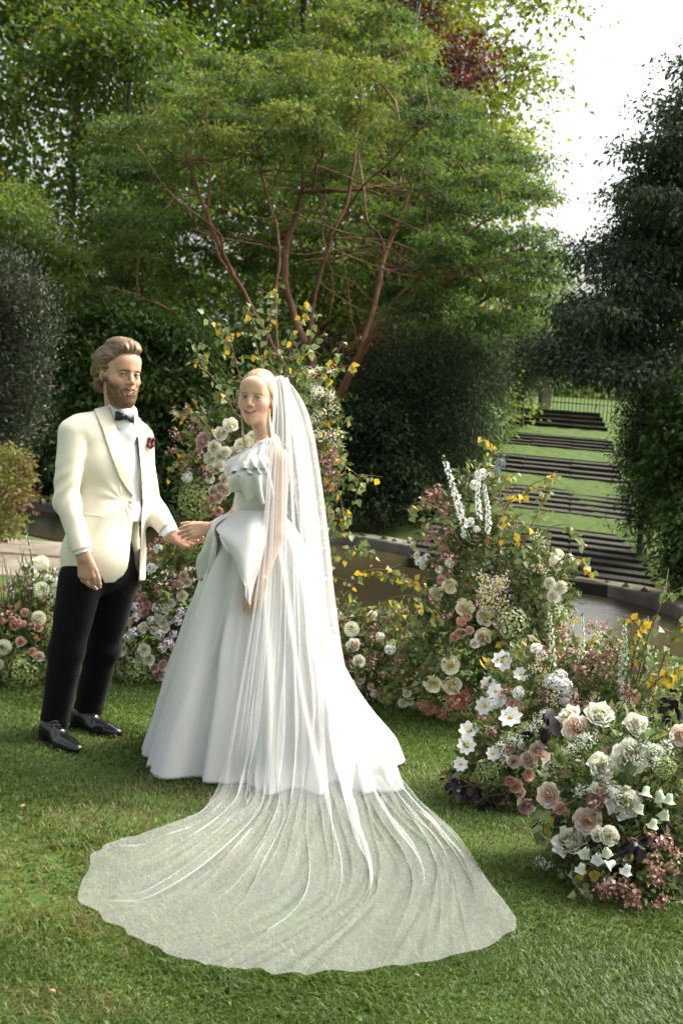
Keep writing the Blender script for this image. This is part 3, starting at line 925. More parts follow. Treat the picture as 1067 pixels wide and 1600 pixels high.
# ------------------------------------------------------------------ head (local: x right, y forward, z up; eye line near z = 0)
def head_sdf(q, male):
    d = ell(q, (0, -0.018, 0.034), (0.074, 0.094, 0.084))
    d = smin(d, ell(q, (0, 0.026, -0.018), (0.066 if male else 0.063, 0.062, 0.080)), 0.03)
    jw = 0.047 if male else 0.040
    d = smin(d, ell(q, (0, 0.036, -0.078), (jw, 0.045, 0.036)), 0.03)
    d = smin(d, ell(q, (0, 0.070, -0.104 if male else -0.098), (0.021, 0.018, 0.016)), 0.022)
    for s in (-1, 1):
        d = smin(d, ell(q, (s * 0.043, 0.050, -0.026), (0.023, 0.026, 0.022) if not male else (0.021, 0.024, 0.018)), 0.02)
        if not male: d = smin(d, ell(q, (s * 0.036, 0.066, -0.040), (0.016, 0.013, 0.016)), 0.016)
        d = smin(d, cap(q, (s * 0.008, 0.085, 0.021), (s * 0.040, 0.070, 0.023), 0.010 if male else 0.007, 0.008), 0.014)
    d = smin(d, ell(q, (0, 0.066, 0.055), (0.052, 0.028, 0.036)), 0.03)          # forehead
    d = smin(d, ell(q, (0, 0.070, -0.064), (0.031, 0.023, 0.027)), 0.02)          # muzzle
    for s in (-1, 1):
        d = smax(d, -ell(q, (s * 0.0315, 0.099, 0.003), (0.019, 0.019, 0.0125)), 0.010)
    # nose
    d = smin(d, cap(q, (0, 0.086, 0.014), (0, 0.108 if male else 0.103, -0.024), 0.0075, 0.0105 if male else 0.0095), 0.010)
    for s in (-1, 1):
        d = smin(d, ell(q, (s * 0.012, 0.095, -0.030), (0.0085, 0.010, 0.008)), 0.006)
        d = smax(d, -ell(q, (s * 0.0065, 0.103, -0.0385), (0.0035, 0.005, 0.0035)), 0.003)
    # lips and mouth line (smile: corners raised)
    cz = -0.0535 if not male else -0.0580; lx = 0.0265 if not male else 0.023
    for s in (-1, 1):
        d = smin(d, cap(q, (0, 0.0935, -0.0585), (s * lx, 0.082, cz), 0.0058, 0.003), 0.006)
        d = smin(d, cap(q, (0, 0.0925, -0.0695), (s * (lx - 0.003), 0.081, cz - 0.004), 0.0068, 0.003), 0.006)
        d = smax(d, -cap(q, (0, 0.1015, -0.0640), (s * (lx + 0.004), 0.085, cz), 0.0030, 0.0022), 0.003)
    # eyelids over the eyeballs, leaving a slit
    for s in (-1, 1):
        e = np.array([s * 0.0315, 0.0735, 0.003])
        lid = np.linalg.norm(q - e, axis=1) - 0.0152
        zc = (q[:, 2] - e[2]) + 0.0018 * ((q[:, 0] - e[0]) / 0.013) ** 2
        slit = np.abs(zc + 0.0003) - (0.0033 if male else 0.0034)
        slit = np.maximum(slit, np.abs(q[:, 0] - e[0]) - 0.0132)
        slit = np.maximum(slit, e[1] + 0.002 - q[:, 1])
        lid = np.maximum(lid, -slit)
        d = smin(d, lid, 0.004)
        d = np.maximum(d, -np.maximum(slit, np.linalg.norm(q - e, axis=1) - 0.017))
    # ears
    for s in (-1, 1):
        R = frame((s * 0.35, -0.5, 0.0), (0, -0.18, 1))
        er = ell(q, (s * 0.077, -0.006, -0.008), (0.008, 0.019, 0.031), frame((s * 0.30, -1.0, 0.0), (0, -0.2, 1)))
        er = smax(er, -ell(q, (s * 0.085, 0.000, -0.004), (0.006, 0.010, 0.018)), 0.005)
        d = smin(d, er, 0.008)
    return d

def neck_sdf(q, male, base):
    b = np.array(base, float)
    d = cap(q, (0, -0.022, -0.055), b, 0.055 if male else 0.044, 0.054 if male else 0.047)
    return d

def skin_colour(q, male):
    n = len(q)
    base = np.array([0.58, 0.335, 0.225]) if male else np.array([0.65, 0.40, 0.285])
    c = np.tile(base, (n, 1))
    def blend(mask, col):
        m = np.clip(mask, 0, 1)[:, None]
        c[:] = c * (1 - m) + np.array(col) * m
    for s in (-1, 1):
        g = np.exp(-(((q[:, 0] - s * 0.044) / 0.020) ** 2 + ((q[:, 1] - 0.066) / 0.03) ** 2 + ((q[:, 2] + 0.030) / 0.018) ** 2))
        blend(g * (0.55 if not male else 0.4), (0.62, 0.27, 0.20))
    blend(np.exp(-(((q[:, 0]) / 0.012) ** 2 + ((q[:, 1] - 0.108) / 0.02) ** 2 + ((q[:, 2] + 0.026) / 0.014) ** 2)) * 0.4, (0.60, 0.27, 0.20))
    if male:   # stubble fades out round the beard
        reg = np.minimum(q[:, 2] - (-0.004 - 0.52 * np.clip(q[:, 1] + 0.002, 0, 0.2)), np.where(q[:, 1] > 0.072, q[:, 2] + 0.040, 1))
        blend(np.clip(0.5 - reg / 0.012, 0, 1) * (q[:, 1] > -0.01) * (q[:, 2] > -0.13) * 0.6, (0.20, 0.11, 0.06))
    # lips
    lx = 0.024 if male else 0.0275
    lz = (q[:, 2] + 0.0640 - (0.006 if male else 0.0098) * (np.abs(q[:, 0]) / lx) ** 2)
    lip = np.clip(1.4 - (np.abs(q[:, 0]) / (lx + 0.001)) ** 4, 0, 1) * np.clip(2.2 - (np.abs(lz) / 0.0065) ** 2, 0, 1) * (q[:, 1] > 0.078)
    blend(lip, (0.52, 0.21, 0.18) if not male else (0.42, 0.18, 0.15))
    line = np.clip(1.6 - (np.abs(lz) / 0.0019) ** 2, 0, 1) * (np.abs(q[:, 0]) < lx + 0.003) * (q[:, 1] > 0.076)
    blend(line, (0.10, 0.035, 0.03))
    # lash line and lids
    for s in (-1, 1):
        ex = (q[:, 0] - s * 0.0315) / 0.0145; ez = q[:, 2] - 0.003 + 0.0018 * ex ** 2
        on = (np.abs(ex) < 1.1) & (q[:, 1] > 0.070)
        blend(np.clip(1.5 - ((ez - 0.0050) / 0.0020) ** 2, 0, 1) * on * 0.95, (0.035, 0.022, 0.018))
        blend(np.clip(1.2 - ((ez + 0.0052) / 0.0016) ** 2, 0, 1) * on * 0.45, (0.12, 0.06, 0.05))
        blend(np.exp(-((ex / 1.1) ** 2 + ((ez - 0.010) / 0.006) ** 2)) * (q[:, 1] > 0.06) * 0.4, (0.36, 0.19, 0.14))
        # brow hair
        bx = (q[:, 0] * s - 0.010) / 0.036; bz = q[:, 2] - ((0.0190 if male else 0.0200) + 0.008 * bx - 0.012 * bx * bx)
        blend(np.clip(1.5 - (bz / (0.0042 if male else 0.0030)) ** 2, 0, 1) * ((bx > 0) & (bx < 1)) * (q[:, 1] > 0.045) * (0.75 if male else 0.6), (0.12, 0.07, 0.035) if male else (0.20, 0.12, 0.065))
    return np.column_stack([c, np.ones(n)])

def hand_sdf(Q, wrist, A_, Nn, side, curls, size=1.0, spread=0.02, thumb=(0.5, 0.5, 0.4)):
    """A_ finger direction, Nn direction the palm faces, side direction of the thumb"""
    a = unit(A3(A_)); n = unit(A3(Nn) - a * (A3(Nn) @ a)); s = np.cross(a, n)
    if s @ A3(side) < 0: s = -s
    w = A3(wrist)
    L = lambda x, y, z: w + size * (x * a + y * n + z * s)
    offs = [0.030, 0.010, -0.011, -0.030]
    kn = [0.088, 0.092, 0.086, 0.077]
    lens = [0.072, 0.080, 0.074, 0.058]
    rad = [0.0092, 0.0095, 0.0090, 0.0080]
    d = None
    for o, k in zip(offs, kn):
        c = cap(Q, L(-0.015, 0, o * 0.55), L(k, 0, o), 0.0135 * size, 0.0115 * size)
        d = c if d is None else smin(d, c, 0.012 * size)
    d = smin(d, cap(Q, L(-0.022, 0, 0), L(0.0, 0, 0), 0.024 * size, 0.024 * size), 0.02 * size)
    d = smin(d, ell(Q, L(0.045, 0.006, 0.022), (0.03 * size,) * 3), 0.012 * size) if False else d
    d = smin(d, cap(Q, L(0.012, 0.010, 0.020), L(0.05, 0.008, 0.034), 0.015 * size, 0.012 * size), 0.014 * size)
    for i in range(4):
        p = L(kn[i], 0, offs[i]); ang = 0.0
        for j, fr in enumerate((0.46, 0.30, 0.24)):
            ang += curls[i] * (0.85, 1.1, 0.7)[j]
            dirv = a * math.cos(ang) + n * math.sin(ang) + s * spread * (1.5 - i)
            p2 = p + unit(dirv) * lens[i] * fr * size
            r0 = rad[i] * size * (1, 0.93, 0.84)[j]; r1 = rad[i] * size * (0.95, 0.86, 0.70)[j]
            d = smin(d, cap(Q, p, p2, r0, r1), 0.003 * size)
            p = p2
    p = L(0.030, 0.008, 0.030)
    ang = thumb[0]
    for j, ln in enumerate((0.040, 0.034, 0.028)):
        dirv = a * math.cos(ang) + s * math.sin(ang) * (1 - thumb[1]) + n * math.sin(ang) * thumb[1]
        p2 = p + unit(dirv) * ln * size
        d = smin(d, cap(Q, p, p2, (0.0125, 0.011, 0.0100)[j] * size, (0.011, 0.0100, 0.0078)[j] * size), 0.006 * size)
        p = p2; ang -= thumb[2] * 0.5
    return d

# ------------------------------------------------------------------ materials of the figures
def cloth(name, col, rough=0.8, scale=500, bump=0.15, sheen=0.2, spec=0.2, var=0.06):
    return mat_noise(name, [(0.3, tuple(c * (1 - var) for c in col)), (0.7, tuple(min(1, c * (1 + var)) for c in col))], 3.0, rough, bump, scale, 0.0006, spec, sheen)

skin_m, nt, b = new_mat('skin')
at = nt.nodes.new('ShaderNodeAttribute'); at.attribute_name = 'skin'
sn = noise(nt, 60, 4); 
mulc = nt.nodes.new('ShaderNodeMix'); mulc.data_type = 'RGBA'; mulc.blend_type = 'MULTIPLY'; mulc.inputs[0].default_value = 0.25
nt.links.new(at.outputs['Color'], mulc.inputs[6]); nt.links.new(sn.outputs['Fac'], mulc.inputs[7])
nt.links.new(mulc.outputs[2], b.inputs['Base Color'])
b.inputs['Roughness'].default_value = 0.48
b.inputs['Specular IOR Level'].default_value = 0.4
b.inputs['Subsurface Weight'].default_value = 0.12
b.inputs['Subsurface Radius'].default_value = (0.010, 0.004, 0.002)
b.inputs['Subsurface Scale'].default_value = 1.0
eye_m, nt, b = new_mat('eye')
at = nt.nodes.new('ShaderNodeAttribute'); at.attribute_name = 'skin'
nt.links.new(at.outputs['Color'], b.inputs['Base Color']); b.inputs['Roughness'].default_value = 0.12
hair_br = mat_attr('brown_hair', [(0.0, (0.075, 0.045, 0.024)), (0.5, (0.16, 0.102, 0.056)), (1.0, (0.30, 0.205, 0.12))], 0.42, 0.5, 0)
hair_bd = mat_attr('beard_hair', [(0.0, (0.07, 0.038, 0.018)), (0.5, (0.17, 0.095, 0.045)), (1.0, (0.30, 0.18, 0.09))], 0.5, 0.4, 0)
hair_bl = mat_attr('blonde_hair', [(0.0, (0.15, 0.095, 0.045)), (0.5, (0.33, 0.22, 0.115)), (1.0, (0.58, 0.43, 0.25))], 0.38, 0.5, 0)
jacket_m = cloth('cream_wool', (0.76, 0.70, 0.575), 0.85, 420, 0.25, 0.25, var=0.025)
lapel_m = cloth('cream_satin', (0.76, 0.685, 0.56), 0.55, 600, 0.15, 0.1, 0.35, var=0.02)
shirt_m = cloth('white_cotton', (0.80, 0.82, 0.87), 0.8, 600, 0.12, 0.1, var=0.02)
black_m = cloth('black_wool', (0.006, 0.006, 0.007), 0.9, 500, 0.2, 0.03, 0.12, var=0.2)
satin_m = cloth('black_satin', (0.008, 0.008, 0.010), 0.45, 600, 0.1, 0.1, 0.4)
leather_m = cloth('black_leather', (0.010, 0.010, 0.011), 0.22, 260, 0.12, 0.0, 0.6)
wine_m = cloth('wine_silk', (0.10, 0.012, 0.030), 0.6, 300, 0.2, 0.3)
dress_m, nt, b = new_mat('white_organza')
b.inputs['Base Color'].default_value = (0.72, 0.715, 0.695, 1); b.inputs['Roughness'].default_value = 0.62
b.inputs['Sheen Weight'].default_value = 0.25; b.inputs['Specular IOR Level'].default_value = 0.3
dn = noise(nt, 700, 2, stretch=(1, 1, 0.3)); bp = nt.nodes.new('ShaderNodeBump'); bp.inputs['Strength'].default_value = 0.08; bp.inputs['Distance'].default_value = 0.0006
nt.links.new(dn.outputs['Fac'], bp.inputs['Height']); nt.links.new(bp.outputs[0], b.inputs['Normal'])
rgb = nt.nodes.new('ShaderNodeRGB'); rgb.outputs[0].default_value = (0.85, 0.85, 0.80, 1)
add_transl(nt, b, rgb.outputs[0], 0.22)

def part(name, V, F, m, parent, attrs=None, smooth=True):
    V = np.asarray(V) - A3(parent.location) if parent is not None else V
    return obj(name, np_mesh(name, V, F, m, smooth, attrs), parent)

def eyeball(c, R, look, parent, iris):
    r = 0.0128; nu, nv = 16, 13
    th = np.linspace(0, pi, nv)[:, None]; ph = np.linspace(0, 2 * pi, nu, endpoint=False)[None, :]
    q = np.stack([np.sin(th) * np.cos(ph), np.cos(th) + 0 * ph, np.sin(th) * np.sin(ph)], -1).reshape(-1, 3)
    col = np.tile(np.array([0.46, 0.42, 0.40, 1.0]), (len(q), 1))
    ang = np.arccos(np.clip(q @ unit(A3(look)), -1, 1))
    col[ang < 0.50] = (*iris, 1); col[ang < 0.24] = (0.01, 0.01, 0.01, 1)
    V = c + (q * r) @ R
    return part('eye', V, grid_faces(nu, nv, True), eye_m, parent, {'skin': col})

def strands(roots, flow, n, step, offs, width, rnd, wave=0.0, seed=0):
    """hair ribbons that follow a flow field; roots (k,3), flow(p,i)->dir, offs normal fn"""
    r = np.random.default_rng(seed)
    p = roots.copy(); k = len(p)
    pts = [p.copy()]
    for i in range(n):
        d = flow(p, i)
        p = p + d * step * (0.8 + 0.4 * r.random(k))[:, None]
        p = offs(p, i)
        pts.append(p.copy())
    T = np.stack(pts, 1)                                  # k, n+1, 3
    tan = unit(np.gradient(T, axis=1))
    nrm = offs(T.reshape(-1, 3), -1).reshape(T.shape)     # i = -1: returns normals
    side = unit(np.cross(tan, nrm))
    wd = width * np.array([0.6 if i == 0 else (1.0 if i < n else 0.15) for i in range(n + 1)])[None, :, None] * (0.6 + 0.8 * r.random(k))[:, None, None]
    V = np.stack([T - side * wd / 2, T + nrm * wd * 0.25, T + side * wd / 2], 2).reshape(-1, 3)
    m = n + 1
    b = (np.arange(k)[:, None] * m + np.arange(n)[None, :])[..., None] * 3
    F = np.concatenate([b + np.array([0, 1, 4, 3]), b + np.array([1, 2, 5, 4])], -1).reshape(-1, 4)
    return V, F, np.repeat(rnd, m * 3)
# ================================================================== the groom
GD = 6.18
def J(px, py, dd=0.0): return A3(P(px, py, GD + dd))
BF = frame((0.75, -0.66, 0.0))
g_root = empty('person', G(108, 1163), 'man in cream dinner jacket, black trousers and bow tie holding the bride\'s hand', 'person')
# --- joints
sR, eR, wR = J(115, 676, -.13), J(104, 780, -.17), J(129, 862, -.22)
sL, eL, wL = J(220, 684, .12), J(227, 772, .17), J(264, 829, .05)
hR, kR, aR = J(127, 905, -.08), J(103, 1025, -.05), J(84, 1138, .02)
hL, kL, aL = J(183, 905, .09), J(160, 1015, .17), J(136, 1118, .25)
nk = J(189, 652, 0.02)
HF = frame((0.60, -0.80, -0.04), (0.0, 0.02, 1.0), 0.03)
HS = 1.03
eye_mid = J(204, 586, -0.10)
HC = eye_mid - HS * (HF.T @ np.array([0, 0.085, 0.003]))
toh = lambda Q: ((Q - HC) @ HF.T) / HS

def g_torso(Q):
    d = ell(Q, J(168, 722), (0.178, 0.118, 0.175), BF)
    d = smin(d, ell(Q, J(163, 800), (0.160, 0.112, 0.17), BF), 0.06)
    d = smin(d, ell(Q, J(155, 868), (0.184, 0.132, 0.18), BF), 0.06)
    d = smin(d, cap(Q, sR + np.array([0.03, 0.02, 0.012]), sL + np.array([-0.02, 0, 0.012]), 0.066, 0.060), 0.05)
    d = smin(d, cap(Q, nk + np.array([0, 0, 0.005]), sR + np.array([0.015, 0, 0.032]), 0.052, 0.040), 0.03)
    d = smin(d, cap(Q, nk, sL + np.array([-0.02, 0, 0.024]), 0.050, 0.038), 0.03)
    return d
def arm(Q, s, e, w_, r0, r1, r2):
    return smin(cap(Q, s, e, r0, r1), cap(Q, e, w_, r1, r2), 0.02)
def sleeve(Q):
    a = arm(Q, sR, eR, wR, 0.064, 0.055, 0.043)
    b = arm(Q, sL, eL, wL, 0.058, 0.054, 0.044)
    # elbow creases run across the arm
    ta = np.clip(((Q - sR) @ (wR - sR)) / ((wR - sR) @ (wR - sR)), 0, 1)
    a += 0.0042 * np.sin(ta * 34 + 70 * (Q[:, 0] - sR[0]) + 2.5 * np.sin(Q[:, 1] * 30 + ta * 9)) * np.exp(-((ta - 0.52) / 0.22) ** 2) + 0.002 * wob(Q, 38, 2.0)
    tb = np.clip(((Q - sL) @ (wL - sL)) / ((wL - sL) @ (wL - sL)), 0, 1)
    b += 0.003 * np.sin(tb * 30 + Q[:, 2] * 35) * np.exp(-((tb - 0.5) / 0.3) ** 2)
    ca = ((Q - wR) @ unit(wR - eR)); cb = ((Q - wL) @ unit(wL - eL))
    return np.minimum(np.maximum(a, ca + 0.006), np.maximum(b, cb + 0.004))
FLAP_A, FLAP_B = J(204, 745, .06), J(198, 900, .07)
def jsolid(Q):
    d = smin(g_torso(Q), sleeve(Q), 0.010)
    return smin(d, cap(Q, FLAP_A, FLAP_B, 0.060, 0.085), 0.07)
OPEN = [(160, 600), (166, 628), (184, 672), (197, 720), (206, 762), (209, 782), (208, 810), (204, 850), (202, 874), (199, 889), (193, 899), (183, 906), (178, 912), (178, 960), (216, 960), (218, 900), (220, 850), (222, 800), (224, 770), (223, 740), (219, 690), (210, 650), (206, 630), (204, 600)]
hem_z = P(150, 912, GD).z
def jacket(Q):
    d = jsolid(Q)
    d = d + 0.0028 * wob(Q, 21, 1.0) * np.clip((1.45 - Q[:, 2]) * 3, 0.2, 1)
    # drag lines radiate from the button
    bq = Q - J(205, 784, -.10); br_ = np.linalg.norm(bq, axis=1)
    d = d + 0.0030 * np.sin(np.arctan2(bq[:, 2], bq @ BF[0]) * 13 + 1.0) * np.exp(-br_ / 0.10) * np.clip(br_ / 0.03, 0, 1)
    d = d + 0.0022 * np.sin((Q @ BF[0]) * 26 + Q[:, 2] * 38 + 2.0 * np.sin(Q[:, 2] * 17)) * np.exp(-((Q[:, 2] - 1.02) / 0.12) ** 2)
    hem = hem_z + 0.22 * ((Q - J(160, 880)) @ BF[1])
    d = np.maximum(d, hem - Q[:, 2])
    rear = -((Q - J(165, 780)) @ BF[1]) + 0.015
    cut = np.maximum(-pix_sd(Q, OPEN), -0.02 * np.ones(len(Q)))
    d = np.maximum(d, -np.maximum(-cut, rear))
    nd = cap(Q, nk + np.array([0.006, -0.012, -0.02]), nk + np.array([0.004, -0.02, 0.2]), 0.058, 0.066)
    d = np.maximum(d, -nd)
    return np.maximum(d, Q[:, 2] - (nk[2] + 0.055 - 0.25 * np.abs((Q - nk) @ BF[0]) - 0.18 * ((Q - nk) @ BF[1])))
V, F = polygonise(jacket, (-1.36, 5.70, 0.66), (-0.66, 6.62, 1.62), 0.0042)
jk = part('jacket', V, F, jacket_m, g_root)

def lap(poly, th=0.004):
    def f(Q):
        d = jsolid(Q) + 0.0028 * wob(Q, 21, 1.0) * np.clip((1.45 - Q[:, 2]) * 3, 0.2, 1)
        d = np.abs(d - th) - th * 0.95
        rear = -((Q - J(165, 780)) @ BF[1]) - 0.02
        return np.maximum(np.maximum(d, pix_sd(Q, poly)), rear)
    return f
V, F = polygonise(lap([(150, 612), (146, 636), (160, 670), (175, 716), (187, 747), (199, 765), (210, 779), (209, 762), (199, 722), (186, 676), (168, 630), (163, 612)]), (-1.2, 5.85, 1.05), (-0.75, 6.3, 1.62), 0.0036)
lp = obj('lapel', np_mesh('lapel', V - A3(g_root.location), F, lapel_m), jk)
V, F = polygonise(lap([(205, 640), (209, 650), (217, 690), (221, 740), (223, 782), (232, 765), (233, 715), (227, 672), (216, 645)]), (-1.0, 5.85, 1.05), (-0.7, 6.4, 1.62), 0.0028)
lp = obj('lapel', np_mesh('lapel', V - A3(g_root.location), F, lapel_m), jk)
V, F = polygonise(lap([(132, 801), (162, 805.5), (161.5, 809), (132, 804.5)], 0.0018), (-1.25, 5.8, 0.85), (-0.8, 6.3, 1.2), 0.003)
obj('pocket_welt', np_mesh('pocket_welt', V - A3(g_root.location), F, jacket_m), jk)

def on_front(px, py, fn, off=0.0):
    """march along the sight line to the surface fn = off"""
    r_ = A3(ray(px, py)); r_ /= r_[1]
    o = np.array([0, 0, CAM_H]); t = 5.5
    for _ in range(60):
        dd = float(fn((o + r_ * t)[None])[0]) - off
        t += dd * 0.7
        if abs(dd) < 2e-4: break
    return o + r_ * t
def button(c, r_, name, m, parent):
    nu, nv = 12, 6
    th = np.linspace(0.01, pi / 2, nv)[:, None]; ph = np.linspace(0, 2 * pi, nu, endpoint=False)[None, :]
    q = np.stack([np.sin(th) * np.cos(ph) * r_, -np.cos(th) * r_ * 0.6 + 0 * ph, np.sin(th) * np.sin(ph) * r_], -1).reshape(-1, 3)
    o = obj(name, np_mesh(name, c + q - A3(g_root.location), grid_faces(nu, nv, True), m), parent)
    return o
button(on_front(204, 784, jsolid, 0.001), 0.011, 'button', lapel_m, jk)
for i in range(4):
    button(on_front(105 + i * 1.5, 846 + i * 4.6, jsolid, 0.000), 0.0055, 'button', lapel_m, jk)

# --- shirt, trousers
def shirt(Q):
    d = jsolid(Q) + 0.015 + 0.0016 * wob(Q, 45, 3)
    d = smin(d, cap(Q, nk + BF[1] * 0.022 - np.array([0, 0, 0.06]), nk + BF[1] * 0.012 + np.array([0, 0, 0.03]), 0.062, 0.058), 0.02)
    bx = (Q - J(165, 740)) @ BF[0]
    d -= 0.0022 * np.exp(-(bx / 0.016) ** 2)               # front placket
    d = np.maximum(d, P(160, 812, GD).z - Q[:, 2])
    return np.maximum(d, Q[:, 2] - (nk[2] + 0.052 - 0.25 * np.abs((Q - nk) @ BF[0]) - 0.2 * ((Q - nk) @ BF[1])))
V, F = polygonise(shirt, (-1.3, 5.8, 0.95), (-0.66, 6.5, 1.6), 0.0048)
sh = part('shirt', V, F, shirt_m, g_root)
# standing collar with folded wings
def collar(Q):
    a = nk + np.array([0.004, -0.012, -0.012]); b = nk + np.array([0.010, -0.022, 0.075])
    ax_ = unit(b - a); t = (Q - a) @ ax_
    rad = np.linalg.norm(Q - a - t[:, None] * ax_, axis=1)
    fl = 0.061 + 0.010 * np.clip((0.05 - t) / 0.05, 0, 1)
    d = np.abs(rad - fl) - 0.0035
    side_ = (Q - nk) @ BF[0]; fr = (Q - nk) @ BF[1]
    top = 0.066 - 0.30 * np.clip(fr, 0, 1) + 0.05 * np.abs(side_)
    low = 0.004 - 0.55 * np.clip(fr, 0, 0.1) * np.clip(np.abs(side_) * 30, 0, 1)
    d = np.maximum(np.maximum(d, t - top), low - t)
    gap = (np.abs(side_) - 0.004 - 0.10 * np.clip(0.03 - t, 0, 1)) 
    return np.maximum(d, -np.maximum(gap, -fr))
V, F = polygonise(collar, nk - 0.12, nk + 0.13, 0.003)
obj('collar', np_mesh('collar', V - A3(g_root.location), F, shirt_m), sh)
def cuff(w_, e_, r0, ln):
    def f(Q):
        a = unit(w_ - e_)
        return np.maximum(cap(Q, w_ - a * 0.03, w_ + a * ln, r0, r0 - 0.001), (Q - w_) @ a - ln)
    V, F = polygonise(f, w_ - 0.08, w_ + 0.08, 0.0035)
    obj('cuff', np_mesh('cuff', V - A3(g_root.location), F, shirt_m), sh)
cuff(wR, eR, 0.0375, 0.010)
cuff(wL, eL, 0.039, 0.032)

def trousers(Q):
    d = smin(ell(Q, J(157, 880), (0.166, 0.116, 0.14), BF), g_torso(Q) + 0.017, 0.02)
    d = np.maximum(d, Q[:, 2] - P(160, 795, GD).z)
    for h_, k_, a_, r in ((hR, kR, aR, (0.098, 0.074, 0.060)), (hL, kL, aL, (0.097, 0.076, 0.064))):
        lg = smin(cap(Q, h_, k_, r[0], r[1]), cap(Q, k_, a_, r[1], r[2]), 0.03)
        t = np.clip((h_[2] - Q[:, 2]) / (h_[2] - a_[2]), 0, 1)
        fr = (Q - h_) @ BF[1]
        lg += 0.0035 * np.sin(Q[:, 2] * 42 + 14 * fr + 1.5 * np.sin(Q[:, 0] * 18)) * np.exp(-((t - 0.52) / 0.16) ** 2)
        lg += 0.004 * np.sin(Q[:, 2] * 60 + 9 * fr) * np.clip((t - 0.85) * 8, 0, 1)
        lg = np.maximum(lg, a_[2] - 0.02 + 0.25 * fr * 0 - Q[:, 2])
        d = smin(d, lg, 0.025)
    return d
V, F = polygonise(trousers, (-1.5, 5.8, 0.04), (-0.7, 6.65, 1.14), 0.0052)
part('trousers', V, F, black_m, g_root)

# --- shoes
def shoe(heel, toe, name):
    h = A3(heel); t = A3(toe); f = unit(t - h); L_ = np.linalg.norm(t - h)
    R = frame(f)
    loc = lambda Q: (Q - h) @ R.T
    def up(Q):
        q = loc(Q)
        d = ell(q, (0, 0.045, 0.045), (0.036, 0.055, 0.055))
        d = smin(d, cap(q, (0, 0.06, 0.075), (0, L_ * 0.45, 0.062), 0.033, 0.030), 0.03)
        d = smin(d, ell(q, (0.002, L_ * 0.62, 0.034), (0.046, 0.085, 0.036)), 0.03)
        d = smin(d, ell(q, (0, L_ * 0.86, 0.030), (0.033, 0.055, 0.026)), 0.02)
        d = smin(d, cap(q, (0, 0.045, 0.06), (0, 0.045, 0.085), 0.034, 0.034), 0.02)
        d -= 0.0014 * np.exp(-((q[:, 1] - L_ * 0.80) / 0.004) ** 2) + 0.0012 * np.exp(-((q[:, 1] - L_ * 0.52) / 0.004) ** 2)
        return np.maximum(np.maximum(d, 0.014 - q[:, 2]), q[:, 2] - 0.10)
    def so(Q):
        q = loc(Q); q2 = q.copy(); q2[:, 2] = 0
        d = ell(q2, (0, 0.045, 0), (0.037, 0.05, 0.05))
        d = smin(d, cap(q2, (0, 0.06, 0), (0, L_ * 0.5, 0), 0.030, 0.034), 0.02)
        d = smin(d, ell(q2, (0.002, L_ * 0.64, 0), (0.049, 0.085, 0.05)), 0.03)
        d = smin(d, ell(q2, (0, L_ * 0.87, 0), (0.036, 0.056, 0.05)), 0.02)
        zt = np.where(q[:, 1] < 0.075, 0.0, 0.004)
        return np.maximum(np.maximum(d, zt - q[:, 2]), q[:, 2] - 0.016)
    lo = np.minimum(h, t) - 0.10; hi = np.maximum(h, t) + 0.10; lo[2] = -0.02; hi[2] = 0.17
    V, F = polygonise(up, lo, hi, 0.0034)
    s_ = part(name, V, F, leather_m, g_root)
    V, F = polygonise(so, lo, hi, 0.004)
    obj('sole', np_mesh('sole', V - A3(g_root.location), F, black_m), s_)
    m = MB()
    for i in range(5):
        y_ = L_ * (0.30 + 0.055 * i); z_ = 0.108 - 0.0065 * i * 1.1 - (0.004 * i)
        pts = [h + R.T @ np.array([x_, y_ + 0.002, z_ - 9.0 * x_ * x_]) - A3(g_root.location) for x_ in (-0.024, -0.012, 0, 0.012, 0.024)]
        m.tube(pts, [0.0022] * 5, 5)
    obj('laces', m.mesh('laces', satin_m), s_)
gh, gt = G(72, 1160), G(121, 1181)
fwd_ = (gt - gh).normalized()
shoe(gh - fwd_ * 0.03, gh + fwd_ * 0.265, 'shoe')
gh, gt = G(112, 1137), G(192, 1157)
fwd_ = (gt - gh).normalized()
shoe(gh - fwd_ * 0.0, gh + fwd_ * 0.285, 'shoe')

# --- bow tie, pocket square
bt = A3(P(196, 650, 6.0))
R = frame((0.62, -0.78, 0.05))
kn = on_front(197, 652, lambda Q: np.minimum(jsolid(Q), collar(Q)), 0.012)
m = MB()
for s in (-1, 1):
    V = []
    nu, nv = 7, 6
    for i in range(nu):
        u = i / (nu - 1)
        hh = 0.008 + 0.015 * min(1, u * 1.5) ** 0.8
        for j in range(nv):
            a_ = 2 * pi * j / nv
            th_ = 0.008 * (1 - 0.5 * u) + 0.003 * math.sin(u * 7 + j)
            V.append(A3(kn) + R.T @ np.array([s * (0.005 + 0.040 * u + (0.004 * math.cos(a_) if u == 1 else 0)), th_ * math.cos(a_) - 0.012 * u, hh * math.sin(a_) + 0.004 * s * u]) - A3(g_root.location))
    F = grid_faces(nv, nu, True).tolist()
    m.add(V, F); m.f.append(tuple(range(len(m.v) - nv, len(m.v)))); m.m.append(0)
bow = obj('bow_tie', m.mesh('bow_tie', satin_m), g_root)
V, F = polygonise(lambda Q: rbox(Q, kn + R.T @ np.array([0, 0.004, 0]), (0.008, 0.010, 0.011), 0.005, R), kn - 0.03, kn + 0.03, 0.003)
obj('knot', np_mesh('knot', V - A3(g_root.location), F, satin_m), bow)
pc = on_front(236, 694, jsolid, 0.006)
def square(Q):
    q = (Q - pc) @ BF.T
    d = ell(q, (0, 0, 0.004), (0.020, 0.010, 0.026)) + 0.005 * np.sin(q[:, 0] * 260 + q[:, 2] * 60) + 0.004 * np.sin(q[:, 2] * 190)
    return d * 0.6
V, F = polygonise(square, pc - 0.045, pc + 0.045, 0.003)
